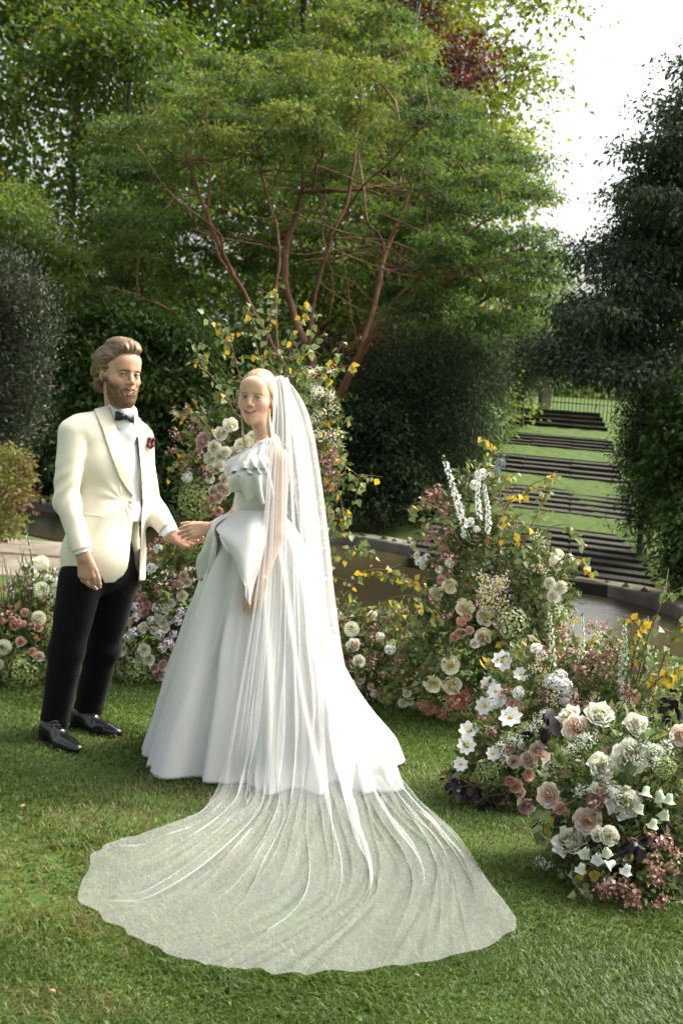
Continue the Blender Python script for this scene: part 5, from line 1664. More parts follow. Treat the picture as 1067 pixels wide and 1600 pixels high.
v_root = obj('veil', np_mesh('veil', D_.reshape(-1, 3) - BL, grid_faces(nu, nv), veil_m, True, {'gather': np.interp(vv, [0, 0.1, 0.6, 0.78, 1], [0.50, 0.30, 0.26, 0.25, 0.20])}), None, b_root.location)
tag(v_root, 'sheer white tulle veil falling from the woman\'s hair and fanned over the lawn', 'veil')
# ================================================================== flower arrangements
def petal_grid(L, W, cup, curl, nu=4, nv=4, tipround=0.75):
    """petal along +z from the origin, inner face towards -y... returns (nv*nu,3)"""
    V = []
    for j in range(nv):
        v = j / (nv - 1)
        wv = W * (0.35 + 0.65 * math.sin(min(1, v / tipround) * pi / 2)) * (1 if v < tipround else math.sqrt(max(0.0, 1 - ((v - tipround) / (1 - tipround)) ** 2)) * 0.7 + 0.3)
        for i in range(nu):
            u = i / (nu - 1) * 2 - 1
            V.append((u * wv / 2, cup * (u * u) * W * 0.5 + -curl * v * v * L, v * L * (1 - 0.06 * u * u)))
    return np.array(V)

def rose_mesh(name, m, seed, open_=1.0, layers=5, ruffle=0.03):
    """cupped overlapping petals round a tight heart; radius about 1"""
    r = np.random.default_rng(seed)
    Vs, Fs, At = [], [], []; off = 0
    for k in range(layers):
        t = k / (layers - 1)
        n = [3, 4, 5, 5, 6, 7][k]
        for i in range(n):
            a0 = 2 * pi * i / n + k * 0.9 + r.normal(0, 0.12)
            R0 = (0.16 + 0.62 * t) * r.uniform(.94, 1.06)          # distance of the belly from the axis
            half = (0.85 if k < 2 else 0.72) * r.uniform(.9, 1.1)   # half angle covered
            top = 0.50 - 0.42 * t * open_ + r.normal(0, .03); bot = -0.42
            lip = (-0.05 + 0.34 * t * open_) + r.normal(0, .03)
            q = []
            for jv in range(4):
                v = jv / 3
                rad = R0 * (0.35 + 0.65 * math.sin(min(1, v * 1.35) * pi / 2)) + lip * max(0, v - 0.55) / 0.45 * 0.55
                z = bot + (top - bot) * (v if v < 0.99 else 1.0)
                for iu in range(5):
                    u = iu / 2 - 1
                    w_ = half * (0.55 + 0.45 * math.sin(v * pi * 0.75)) * (1 if v < 0.9 else 0.86)
                    a = a0 + u * w_
                    zz_ = z - (0.10 + 0.10 * t) * u * u * v * v
                    rr = rad * (1 - 0.07 * u * u) + 0.05 * u * (1 if k else 0.4)
                    q.append((rr * math.cos(a), rr * math.sin(a), zz_))
            q = np.array(q) + r.normal(0, ruffle, (20, 3)) * np.linspace(0, 1, 4).repeat(5)[:, None]
            Vs.append(q); Fs.append(grid_faces(5, 4) + off); off += 20
            At.append(np.clip(t * 0.9 + r.normal(0, .06) + np.linspace(-0.12, 0.1, 4).repeat(5), 0, 1))
    return np_mesh(name, np.vstack(Vs), np.vstack(Fs), m, True, {'rnd': np.concatenate(At)})

def fib(n):
    i = np.arange(n) + 0.5
    ph = np.arccos(1 - 2 * i / n); th = pi * (1 + 5 ** 0.5) * i
    return np.column_stack([np.cos(th) * np.sin(ph), np.sin(th) * np.sin(ph), np.cos(ph)])

def dahlia_mesh(name, m):
    d = fib(150); d = d[d[:, 2] > -0.75]
    n = len(d)
    # petals lie along the ball, tips turned outwards towards the face
    tang = unit(np.array([0, 0, -1.0]) - d * (d @ np.array([0, 0, -1.0]))[:, None])
    D = unit(-tang * 0.25 + d * 1.0 + tang * 0.55)
    V, F, A_ = leaves(d * 0.72, D, -tang, np.full(n, 0.42), np.full(n, 0.34), np.clip(0.25 + 0.6 * (1 - d[:, 2]) / 1.7 + RNG.normal(0, .08, n), 0, 1), 0.30, 0.62)
    return np_mesh(name, V, F, m, True, {'rnd': A_})

def floret_ball(name, m, nf, sx, sz, size, petals=4, seed=0, depth=0.25, lo=-0.6):
    r = np.random.default_rng(seed)
    d = fib(nf); d = d[d[:, 2] > lo]; n = len(d)
    c = d * np.array([sx, sx, sz]) * (1 - depth * r.random(n))[:, None]
    c += r.normal(0, 0.02, c.shape)
    nn = unit(d + r.normal(0, 0.35, (n, 3)))
    t1 = unit(np.cross(nn, np.array([0.3, 0.2, 0.9]))); t2 = np.cross(nn, t1)
    Cs, Ds, Ns, Rr = [], [], [], []
    base = r.random(n); ph = r.uniform(0, 6.28, n)
    for k in range(petals):
        a = ph + 2 * pi * k / petals
        dd = t1 * np.cos(a)[:, None] + t2 * np.sin(a)[:, None] + nn * 0.35
        Cs.append(c); Ds.append(dd); Ns.append(nn); Rr.append(base)
    V, F, A_ = leaves(np.vstack(Cs), np.vstack(Ds), np.vstack(Ns), size * r.uniform(.7, 1.25, n * petals), size * 0.85, np.concatenate(Rr), 0.1, 0.6)
    return np_mesh(name, V, F, m, False, {'rnd': A_})

def cosmos_mesh(name, m, seed=0):
    r = np.random.default_rng(seed)
    mb_ = MB()
    for i in range(8):
        a = 2 * pi * i / 8 + r.normal(0, .05)
        p = petal_grid(0.95, 0.72, 0.12, 0.10, 4, 4, 0.8)
        tl = math.radians(72 + r.normal(0, 7)); c, s_ = math.cos(tl), math.sin(tl)
        q = np.column_stack([p[:, 0], p[:, 1] * c - p[:, 2] * s_ - 0.06, p[:, 1] * s_ + p[:, 2] * c])
        ca, sa = math.cos(a), math.sin(a)
        q = np.column_stack([q[:, 0] * ca - q[:, 1] * sa, q[:, 0] * sa + q[:, 1] * ca, q[:, 2]])
        mb_.add(q.tolist(), grid_faces(4, 4).tolist())
    for i, (rr, z) in enumerate(((0.20, 0.05), (0.17, 0.14), (0.10, 0.19))):
        pass
    ring = [(0.20, 0.04), (0.18, 0.13), (0.10, 0.19)]
    V = [(rr * math.cos(k * pi / 4), rr * math.sin(k * pi / 4), z) for rr, z in ring for k in range(8)] + [(0, 0, 0.2)]
    F = grid_faces(8, 3, True).tolist() + [(16 + k, 16 + (k + 1) % 8, 24) for k in range(8)]
    mb_.add(V, F, 1)
    return mb_.mesh(name, m)

def spire_mesh(name, mats, n, length, fsize, taper=0.55, seed=0, lean=0.1, bell=False):
    """stem along +z with small florets; base at the origin"""
    r = np.random.default_rng(seed)
    mb_ = MB()
    st = np.array([(lean * t * t * length, 0.02 * math.sin(4 * t), t * length) for t in np.linspace(0, 1, 9)])
    mb_.tube(st, np.linspace(0.006, 0.0022, 9), 5, 0)
    for i in range(n):
        t = 0.18 + 0.82 * (i / n) ** 0.9
        c = np.array([np.interp(t, np.linspace(0, 1, 9), st[:, k]) for k in range(3)])
        a = i * 2.4; sz = fsize * (1 - taper * t) * r.uniform(.75, 1.2)
        o = np.array([math.cos(a), math.sin(a), 0.1]); o /= np.linalg.norm(o)
        ctr = c + o * sz * 1.0
        nn = unit((o + np.array([0, 0, 0.25]) + r.normal(0, .2, 3))[None])[0]
        t1 = unit(np.cross(nn, np.array([0.1, 0.2, 1]))[None])[0]; t2 = np.cross(nn, t1)
        k = 5; pts = [ctr - nn * sz * 0.5]
        for j in range(k * 2):
            b_ = pi * j / k + i
            rr = sz * (1.0 if j % 2 == 0 else 0.62)
            pts.append(ctr + t1 * math.cos(b_) * rr + t2 * math.sin(b_) * rr + nn * sz * (0.15 if j % 2 == 0 else -0.05))
        F = [(0, 1 + j, 1 + (j + 1) % (2 * k)) for j in range(2 * k)]
        mb_.add(pts, F, 1 if t < 0.93 else 0)
    return mb_.mesh(name, mats)

def bell_mesh(name, m):
    ring = [(0.05, 0), (0.30, -0.12), (0.38, -0.45), (0.42, -0.75), (0.66, -1.05)]
    n = 10
    V = []
    for k, (rr, z) in enumerate(ring):
        for j in range(n):
            q = rr * (1 + (0.22 if (k == 4 and j % 2 == 0) else 0) - (0.10 if (k == 4 and j % 2) else 0))
            V.append((q * math.cos(2 * pi * j / n), q * math.sin(2 * pi * j / n), z))
    mb_ = MB(); mb_.add(V, grid_faces(n, len(ring), True).tolist())
    mb_.tube([(0, 0, 0.5), (0.02, 0, 0.2), (0, 0, -0.05)], [0.05, 0.06, 0.12], 5, 1)
    return mb_.mesh(name, [m[0], m[1]])

def star_spray(name, mats, n, seed, spread=1.0, fs=0.16):
    """loose spray: little stems, pink bracts and small pale star flowers (unit size)"""
    r = np.random.default_rng(seed)
    mb_ = MB()
    Cs, Ds, Ns, mi = [], [], [], []
    for i in range(n):
        d = unit((r.normal(size=3) * np.array([0.75, 0.75, 0.6]) + np.array([0, 0, 0.75]))[None])[0]
        L = r.uniform(0.5, 1.0) * spread
        p = d * L
        mb_.tube([(0, 0, 0), tuple(p * 0.5 + r.normal(0, .05, 3)), tuple(p)], [0.012, 0.010, 0.008], 3, 0)
        nn = unit((d + r.normal(0, .4, 3))[None])[0]
        t1 = unit(np.cross(nn, np.array([0.2, 0.1, 1]))[None])[0]; t2 = np.cross(nn, t1)
        for cl in range(2):
            c = p + r.normal(0, 0.10, 3); mt = 1 if r.random() < 0.68 else 2
            sz = fs * r.uniform(0.7, 1.25)
            for k in range(5):
                a = 2 * pi * k / 5 + i
                dd = t1 * math.cos(a) + t2 * math.sin(a) + nn * 0.3
                bb = np.cross(nn, dd)
                V = [c, c + dd * sz * .6 + bb * sz * .3, c + dd * sz, c + dd * sz * .6 - bb * sz * .3]
                mb_.add(V, [(0, 1, 2, 3)], mt)
    return mb_.mesh(name, mats, False)

def leaf_shape(name, m, kind='birch'):
    if kind == 'birch':
        half = [(0.0, 0.0), (0.34, 0.16), (0.42, 0.34), (0.24, 0.66), (0.0, 1.0)]
    else:
        half = [(0.0, 0.0), (0.22, 0.16), (0.33, 0.42), (0.26, 0.74), (0.0, 1.0)]
    V = [(0, 0, 0)] + [(x_, y_, 0.10 * x_ / 0.4 - 0.10 * y_ * y_) for x_, y_ in half[1:-1]] + [(0, 1, -0.12)] + [(-x_, y_, 0.10 * x_ / 0.4 - 0.10 * y_ * y_) for x_, y_ in half[-2:0:-1]]
    mid = [(0, y_, -0.10 * y_ * y_) for _, y_ in half[1:-1]]
    k = len(half) - 2
    b_ = len(V); V += mid
    tip = k + 1
    F = [(0, 1, b_), (0, b_, 2 * k + 1)]
    for i in range(k - 1):
        F.append((1 + i, 2 + i, b_ + i + 1, b_ + i)); F.append((2 * k + 1 - i, b_ + i, b_ + i + 1, 2 * k - i))
    F.append((k, tip, b_ + k - 1)); F.append((b_ + k - 1, tip, tip + 1))
    V += [(0, -0.35, 0.02)]          # petiole tip
    V += [(0.015, 0, 0.0)]
    F.append((0, len(V) - 1, len(V) - 2))
    mb_ = MB(); mb_.add(V, F)
    return mb_.mesh(name, m)

def petal_mat(name, c0, c1, c2, transl=0.3, rough=0.6):
    return mat_attr(name, [(0.0, c0), (0.5, c1), (1.0, c2)], rough, 0.25, transl, tboost=(1.05, 1.05, 1.0))
def plain(name, col, rough=0.6, transl=0.25, var=0.15):
    return mat_noise(name, [(0.3, tuple(c * (1 - var) for c in col)), (0.7, tuple(min(1, c * (1 + var)) for c in col))], 40.0, rough, 0, transl=transl)

pm_white = petal_mat('white_petal', (0.74, 0.72, 0.52), (0.80, 0.79, 0.68), (0.82, 0.81, 0.75))
pm_cream = petal_mat('cream_petal', (0.74, 0.66, 0.34), (0.80, 0.76, 0.56), (0.82, 0.80, 0.70))
pm_blush = petal_mat('blush_petal', (0.72, 0.50, 0.40), (0.78, 0.64, 0.56), (0.80, 0.73, 0.68))
pm_pink = petal_mat('pink_petal', (0.62, 0.30, 0.25), (0.70, 0.42, 0.36), (0.74, 0.54, 0.47))
pm_mauve = petal_mat('mauve_petal', (0.60, 0.40, 0.38), (0.66, 0.50, 0.48), (0.72, 0.60, 0.58))
pm_dahlia = petal_mat('dahlia_petal', (0.66, 0.70, 0.42), (0.78, 0.78, 0.64), (0.80, 0.80, 0.74))
pm_lime = petal_mat('lime_floret', (0.20, 0.27, 0.075), (0.34, 0.42, 0.15), (0.52, 0.56, 0.30))
pm_limewhite = petal_mat('pale_lime_floret', (0.30, 0.36, 0.14), (0.48, 0.54, 0.28), (0.70, 0.72, 0.52))
pm_rasp = petal_mat('raspberry_floret', (0.26, 0.06, 0.08), (0.45, 0.14, 0.16), (0.58, 0.32, 0.28))
pm_rust = petal_mat('rust_floret', (0.26, 0.12, 0.08), (0.42, 0.22, 0.16), (0.52, 0.36, 0.26))
pm_lilac = plain('lilac_white_petal', (0.72, 0.66, 0.70))
pm_pure = plain('pure_white_petal', (0.80, 0.80, 0.78))
pm_yellow = plain('yellow_centre', (0.62, 0.40, 0.03), 0.8, 0)
pm_greeny = plain('green_white_petal', (0.62, 0.68, 0.50))
stem_m = plain('green_stem', (0.09, 0.13, 0.04), 0.6, 0)
twig_m = plain('brown_twig', (0.14, 0.085, 0.055), 0.8, 0)
bract_m = plain('rusty_bract', (0.27, 0.115, 0.085), 0.7, 0.2, 0.45)
starp_m = plain('pale_star_petal', (0.70, 0.52, 0.50), 0.6, 0.2, 0.2)
lf_bg = plain('birch_leaf_green', (0.14, 0.19, 0.06), 0.45, 0.35, 0.3)
lf_bp = plain('birch_leaf_pale', (0.24, 0.29, 0.13), 0.45, 0.35, 0.25)
lf_by = plain('birch_leaf_yellow', (0.58, 0.39, 0.035), 0.55, 0.35, 0.25)
lf_dk = plain('dark_purple_leaf', (0.022, 0.014, 0.020), 0.4, 0.05, 0.3)
grey_m = plain('grey_thistle', (0.20, 0.23, 0.26), 0.8, 0.0)
lf_fill = mat_attr('bouquet_leaf', [(0.0, (0.030, 0.050, 0.018)), (0.4, (0.065, 0.10, 0.032)), (0.62, (0.13, 0.16, 0.065)), (0.75, (0.20, 0.23, 0.11)), (0.88, (0.15, 0.075, 0.05)), (0.95, (0.26, 0.14, 0.11)), (1.0, (0.42, 0.32, 0.07))], 0.5, 0.3, 0.3, tboost=(1.4, 1.4, 0.8))

MESH = {
    'white_rose': [rose_mesh('white_rose', pm_white, 1), rose_mesh('white_rose', pm_white, 2, 0.85)],
    'cream_rose': [rose_mesh('cream_rose', pm_cream, 3), rose_mesh('cream_rose', pm_cream, 4, 1.05)],
    'blush_rose': [rose_mesh('blush_rose', pm_blush, 5, 1.0, 6), rose_mesh('blush_rose', pm_blush, 6, 0.8)],
    'pink_rose': [rose_mesh('pink_rose', pm_pink, 7, 0.75, 4), rose_mesh('pink_rose', pm_pink, 8, 0.6, 4)],
    'mauve_rose': [rose_mesh('mauve_rose', pm_mauve, 9, 0.85, 5)],
    'peony': [rose_mesh('peony', pm_white, 10, 1.05, 6, 0.09), rose_mesh('peony', pm_white, 11, 0.95, 6, 0.10)],
    'dahlia': [dahlia_mesh('dahlia', pm_dahlia)],
    'hydrangea': [floret_ball('hydrangea', pm_lime, 330, 1.0, 0.85, 0.115, 4, 1)],
    'pale_hydrangea': [floret_ball('pale_hydrangea', pm_limewhite, 330, 0.95, 1.0, 0.11, 4, 2)],
    'pink_hydrangea': [floret_ball('pink_hydrangea', pm_rasp, 150, 1.0, 0.9, 0.19, 4, 3)],
    'rust_hydrangea': [floret_ball('rust_hydrangea', pm_rust, 170, 0.8, 1.15, 0.17, 4, 4)],
    'stock_cluster': [floret_ball('stock_cluster', pm_lilac, 40, 0.9, 0.9, 0.34, 5, 5)],
    'white_stock': [floret_ball('white_stock', pm_pure, 40, 0.95, 0.8, 0.36, 5, 6)],
    'cosmos': [cosmos_mesh('cosmos', [pm_pure, pm_yellow], 1), cosmos_mesh('cosmos', [pm_pure, pm_yellow], 2)],
    'bellflower': [bell_mesh('bellflower', [pm_greeny, stem_m]), bell_mesh('bellflower', [pm_pure, stem_m])],
    'abelia_spray': [star_spray('abelia_spray', [twig_m, bract_m, starp_m], 22, 1), star_spray('abelia_spray', [twig_m, bract_m, starp_m], 22, 2)],
    'feverfew_spray': [star_spray('feverfew_spray', [stem_m, pm_pure, pm_yellow], 26, 3, 1.0, 0.10)],
    'lace_flower': [star_spray('lace_flower', [stem_m, pm_greeny, pm_pure], 40, 4, 1.0, 0.10)],
    'globe_thistle': [floret_ball('globe_thistle', grey_m, 120, 1.0, 1.0, 0.22, 3, 7, 0.1, -1.0)],
}
LEAFM = {'green': leaf_shape('leaf', lf_bg), 'pale': leaf_shape('leaf', lf_bp), 'yellow': leaf_shape('leaf', lf_by), 'dark': leaf_shape('leaf', lf_dk, 'ovate')}
SPIRE = {'delphinium_spire': spire_mesh('delphinium_spire', [stem_m, pm_pure], 44, 0.62, 0.028, 0.55, 1), 'white_spire': spire_mesh('white_spire', [stem_m, pm_greeny], 36, 0.45, 0.020, 0.6, 2), 'bud_spire': spire_mesh('bud_spire', [stem_m, pm_pure], 26, 0.42, 0.010, 0.3, 3)}
fr = random.Random(9)

def to_quat(n, spin=0.0):
    return Vector(tuple(n)).normalized().to_track_quat('Z', 'Y') @ Matrix.Rotation(spin, 3, 'Z').to_quaternion()

class Arr:
    """one arrangement: blobs are (px, py, d, rx, ry, rd) ellipsoids in metres"""
    def __init__(self, base, label, blobs):
        self.root = empty('flower_arrangement', base, label, 'flowers', 'floral arrangements in an arc round the couple')
        self.B = [(A3(P(x_, y_, d_)), np.array((rx, rd, rz))) for x_, y_, d_, rx, rd, rz in blobs]
        self.L = Vector(base)
    def sdf(self, Q):
        d = None
        for c, r_ in self.B:
            e = ell(Q, c, r_); d = e if d is None else smin(d, e, 0.06)
        return d
    def hit(self, px, py):
        r_ = A3(ray(px, py)); r_ /= r_[1]; o = np.array([0, 0, CAM_H])
        ts = np.linspace(3.0, 9.5, 400)
        sd_ = self.sdf(o + r_ * ts[:, None])
        k = np.where(sd_ < 0.0)[0]
        t = ts[k[0]] if len(k) else ts[int(np.argmin(sd_))]
        p = o + r_ * t
        n = grad(self.sdf, p[None], 0.01)[0]
        return p, n
    def put(self, name, px, py, rpx, face=0.55, up=0.15, spin=None, push=0.02):
        p, n = self.hit(px, py)
        me = fr.choice(MESH[name])
        s = rpx * p[1] / FPX * (1.14 if self.L.y < 6 else 1.05)
        nn = unit((n * (1 - face) + np.array([-p[0] / 8, -1, 0.18]) * face + np.array([0, 0, up]) + RNG.normal(0, .14, 3))[None])[0]
        if name == 'bellflower': nn = unit((np.array([0, -0.35, 1.0]) + RNG.normal(0, .3, 3))[None])[0]
        o = bpy.data.objects.new(name, me)
        p = p + n * push
        o.location = Vector(p) - self.L
        o.rotation_mode = 'QUATERNION'
        o.rotation_quaternion = to_quat(nn, fr.uniform(0, 6.28) if spin is None else spin)
        k = {'dahlia': 0.92, 'cosmos': 0.95}.get(name, 1.08 if 'rose' in name or name == 'peony' else 0.95)
        o.scale = (s * k * fr.uniform(.93, 1.07),) * 3
        link(o, self.root)
        return o
    def many(self, name, lst, **kw):
        for e in lst: self.put(name, *e, **kw)
    def spire(self, name, x0, y0, x1, y1, dd=0.0):
        p, n = self.hit(x0, y0)
        q = A3(P(x1, y1, p[1] + dd))
        me = SPIRE[name]; L_ = max(v.co.z for v in me.vertices)
        o = bpy.data.objects.new(name, me)
        o.location = Vector(p) - self.L; o.rotation_mode = 'QUATERNION'
        o.rotation_quaternion = to_quat(q - p, fr.uniform(0, 6.28))
        s = np.linalg.norm(q - p) / L_
        o.scale = (min(s, 1.5), min(s, 1.5), s)
        link(o, self.root)
    def branch(self, pts, n, lpx=11, yellow=0.3, twigs=3, name='birch_branch', kinds=None, dd=0.0, rad=0.004):
        """birch branch through picture points (px, py[, extra depth]) with separate leaves"""
        d0 = self.hit(pts[0][0], pts[0][1])[0][1]
        W_ = [P(p[0], p[1], d0 + dd + (p[2] if len(p) > 2 else 0.0)) for p in pts]
        c = catmull(W_, 18)
        mb_ = MB(); L_ = A3(self.L)
        mb_.tube(c - L_, np.linspace(rad, rad * 0.35, 18), 5)
        paths = [c]
        for k in range(twigs):
            i = fr.randint(3, 14)
            dirv = unit((c[min(i + 2, 17)] - c[i])[None])[0]
            tv = unit((dirv + RNG.normal(0, 0.75, 3))[None])[0]
            ln = np.linalg.norm(c[-1] - c[0]) * fr.uniform(.18, .38)
            tp = np.array([c[i] + tv * ln * t + np.array([0, 0, -0.10 * ln * t * t]) for t in np.linspace(0, 1, 7)])
            mb_.tube(tp - L_, np.linspace(rad * .6, rad * .25, 7), 4)
            paths.append(tp)
        o = obj(name, mb_.mesh(name, twig_m), self.root)
        lens = np.array([np.linalg.norm(np.diff(p, axis=0), axis=1).sum() for p in paths])
        for k in range(n):
            j = int(np.searchsorted(np.cumsum(lens) / lens.sum(), fr.random()))
            p = paths[min(j, len(paths) - 1)]
            t = fr.uniform(0.12 if j == 0 else 0.25, 1.0) * (len(p) - 1.001)
            i = int(t); q = p[i] + (p[i + 1] - p[i]) * (t - i)
            d = unit((RNG.normal(0, 0.55, 3) + np.array([0, -0.15, -0.75]))[None])[0]
            nn = unit((RNG.normal(0, .55, 3) + np.array([0.0, -0.8, 0.35]))[None])[0]
            B = np.cross(d, nn); B /= np.linalg.norm(B) + 1e-9; nn = np.cross(B, d)
            kd = fr.choice(kinds) if kinds else ('yellow' if fr.random() < yellow else ('pale' if fr.random() < 0.42 else 'green'))
            s = lpx * q[1] / FPX * fr.uniform(0.6, 1.25)
            le = bpy.data.objects.new('leaf', LEAFM[kd])
            M_ = Matrix((tuple(B), tuple(d), tuple(nn))).transposed().to_4x4()
            le.matrix_local = Matrix.Translation(Vector(q + d * s * 0.35) - self.L) @ M_ @ Matrix.Diagonal((s * fr.uniform(.85, 1.1), s, s, 1))
            link(le, o)
    def foliage(self, n, size, seed, tone=0.0, shell=0.45, dark=0.0, grow=1.0):
        r = np.random.default_rng(seed)
        Cs, Ds = [], []
        vol = np.array([np.prod(r_) ** (2 / 3) for _, r_ in self.B]); vol /= vol.sum()
        for (c, r_), v in zip(self.B, vol):
            k = int(n * v)
            d = unit(r.normal(size=(k, 3)))
            lump = 1 + 0.14 * np.sin(d[:, 0] * 7 + seed) * np.sin(d[:, 2] * 6 + d[:, 1] * 5)
            rr = (shell + (1 - shell) * r.random(k) ** 0.7) * lump * grow
            Cs.append(c + d * rr[:, None] * r_ * 1.04); Ds.append(d)
        C = np.vstack(Cs); d = np.vstack(Ds)
        keep = C[:, 2] > 0.01
        C, d = C[keep], d[keep]; m = len(C)
        D = unit(d * 0.9 + r.normal(0, .7, (m, 3)) + np.array([0, 0, 0.1]))
        N_ = unit(d + r.normal(0, .5, (m, 3)) + np.array([0, 0, 0.3]))
        L_ = size * r.uniform(.5, 1.35, m)
        V, F, A_ = leaves(C - A3(self.L), D, N_, L_, L_ * r.uniform(.35, .65, m), np.clip(r.beta(1.6, 2.0, m) + tone, 0, 1))
        tag(obj('foliage', np_mesh('foliage', V, F, lf_fill, False, {'rnd': A_}), self.root), None, None, kind='stuff')
    def filler(self, name, n, rlo, rhi, box, **kw):
        for k in range(n):
            self.put(name, fr.uniform(box[0], box[2]), fr.uniform(box[1], box[3]), fr.uniform(rlo, rhi), **kw)

# ---- A: low cluster by the flagstones, left of the man
a = Arr(G(30, 1085), 'low cluster of white ball dahlias and pink roses behind the man in the cream jacket', [(28, 1010, 7.35, 0.24, 0.18, 0.22), (60, 950, 7.45, 0.15, 0.14, 0.20), (-30, 1000, 7.35, 0.2, 0.18, 0.25)])
a.foliage(2755, 0.048, 1, 0.06)
a.many('dahlia', [(65, 885, 12), (65, 923, 13), (59, 969, 12), (8, 1011, 13), (0, 1036, 9)])
a.many('pink_rose', [(39, 961, 8), (25, 979, 9), (37, 977, 6), (59, 983, 8), (33, 1003, 8), (50, 1017, 7)])
a.many('blush_rose', [(60, 1024, 9)])
a.many('hydrangea', [(34, 1050, 33), (80, 978, 19), (-6, 1062, 20)], up=0.4, push=-0.02)
a.many('white_stock', [(46, 893, 6), (73, 906, 6), (85, 912, 7), (90, 930, 6), (83, 897, 5)])
a.spire('bud_spire', 48, 940, 50, 820); a.spire('bud_spire', 25, 950, 14, 872); a.spire('white_spire', 80, 960, 92, 885)
a.filler('abelia_spray', 14, 8, 13, (0, 915, 80, 985))
for k in range(26):
    mb_ = MB(); x0 = fr.uniform(5, 75); p0 = A3(P(x0, 960, 7.35)); p1 = A3(P(x0 + fr.uniform(-28, 28), fr.uniform(848, 915), 7.35 + fr.uniform(-.1, .1)))
    c = catmull([p0, (p0 + p1) / 2 + np.array([0, 0, 0.03]), p1], 7) - A3(a.L)
    mb_.tube(c, [0.0035, 0.0035, 0.003, 0.0028, 0.0025, 0.002, 0.001], 3)
    obj('grass_blade', mb_.mesh('grass_blade', [lf_bg, lf_bg, plain('straw', (0.36, 0.22, 0.05))][fr.choice([0, 1, 2])] if k < 3 else fr.choice([lf_bg, twig_m, lf_bp])), a.root)

# ---- B: between the two people
b_ = Arr(G(232, 1088), 'low bank of white and pink roses between the man and the gown', [(225, 1000, 7.6, 0.22, 0.17, 0.25), (270, 930, 7.65, 0.20, 0.17, 0.26), (205, 930, 7.7, 0.14, 0.14, 0.22)])
b_.foliage(2900, 0.048, 2, 0.0)
b_.many('white_rose', [(284, 930, 9), (268, 941, 8), (260, 952, 7), (245, 967, 9), (253, 973, 9), (262, 967, 9), (225, 981, 9), (190, 1001, 10), (192, 1014, 10), (182, 1021, 9), (226, 1014, 11), (218, 1026, 10), (233, 1029, 10), (256, 981, 8), (240, 985, 8)])
b_.many('pink_rose', [(227, 935, 9), (231, 947, 8), (226, 959, 8), (221, 942, 7)])
b_.many('blush_rose', [(196, 968, 8), (204, 973, 8), (286, 901, 8), (291, 910, 8), (277, 913, 7)])
b_.many('mauve_rose', [(253, 1037, 9), (248, 1052, 9), (240, 1041, 8), (268, 1012, 7)])
b_.many('stock_cluster', [(214, 951, 8), (246, 950, 8), (214, 966, 8), (282, 954, 8), (276, 968, 8), (211, 988, 9), (203, 995, 8), (248, 991, 9), (261, 1004, 9), (252, 1011, 8), (236, 970, 7), (268, 990, 7)])
b_.many('hydrangea', [(211, 1048, 31)], up=0.3, push=-0.03)
b_.many('white_stock', [(218, 905, 7), (212, 925, 7), (240, 890, 8), (250, 862, 7)])
b_.filler('abelia_spray', 11, 9, 14, (195, 850, 300, 935))
b_.branch([(235, 900), (228, 868), (215, 845)], 12, 9, 0.0, 2, 'dark_branch', ['dark'])
b_.branch([(275, 895), (270, 860), (262, 838)], 16, 10, 0.15, 2, 'ivy_branch', ['green', 'green', 'yellow'])

# ---- C: tall column behind the bride
c3 = Arr(G(400, 1085), 'tall column of white roses and birch branches rising behind the bride', [(345, 735, 7.45, 0.24, 0.2, 0.38), (310, 800, 7.5, 0.13, 0.15, 0.28), (420, 640, 7.6, 0.26, 0.18, 0.30), (505, 720, 7.6, 0.13, 0.14, 0.36), (400, 900, 7.7, 0.34, 0.2, 0.6)])
c3.foliage(6090, 0.045, 3, 0.05, 0.2)
c3.many('white_rose', [(345, 679, 11), (360, 666, 13), (336, 700, 11), (346, 713, 12), (331, 715, 11), (352, 707, 10), (376, 697, 12), (385, 690, 11), (367, 708, 12), (333, 733, 11), (344, 727, 11), (391, 683, 8)])
c3.many('blush_rose', [(352, 748, 10), (345, 762, 9), (352, 766, 9), (335, 766, 9), (341, 776, 9)])
c3.many('pink_rose', [(319, 775, 9), (333, 779, 8), (321, 787, 8), (328, 798, 8), (342, 797, 8)])
c3.many('mauve_rose', [(319, 690, 11), (324, 682, 8), (316, 697, 8)])
c3.many('hydrangea', [(308, 782, 33), (305, 852, 26)], up=0.1, push=-0.02)
c3.many('white_stock', [(297, 745, 8), (330, 748, 7)])
c3.filler('abelia_spray', 16, 9, 14, (275, 640, 330, 745))
c3.filler('abelia_spray', 10, 9, 13, (500, 700, 530, 760))
c3.filler('feverfew_spray', 16, 12, 18, (470, 580, 520, 690))
c3.filler('lace_flower', 7, 9, 13, (480, 600, 515, 680))
c3.branch([(400, 640), (412, 560), (425, 490), (432, 445)], 45, 12, 0.26, 4)
c3.branch([(430, 640), (450, 560), (470, 500), (485, 455)], 45, 12, 0.26, 4)
c3.branch([(385, 640), (370, 570), (355, 520), (340, 490)], 39, 12, 0.22, 4)
c3.branch([(440, 650), (480, 600), (520, 575), (560, 572)], 48, 12, 0.26, 4)
c3.branch([(410, 640), (440, 590), (480, 540), (510, 520)], 36, 12, 0.22, 4)
c3.branch([(370, 650), (340, 600), (310, 560), (318, 530)], 36, 11, 0.22, 4)
c3.branch([(345, 690), (310, 650), (290, 640), (285, 660)], 27, 10, 0.26, 3)
c3.branch([(330, 730), (295, 715), (275, 725), (262, 750)], 33, 10, 0.30, 3)
c3.branch([(500, 680), (530, 720), (555, 740), (572, 760)], 33, 12, 0.11, 3)
c3.branch([(500, 720), (525, 760), (535, 800), (520, 840)], 45, 12, 0.19, 4)
c3.branch([(495, 740), (515, 790), (510, 830), (500, 870)], 39, 12, 0.22, 4)
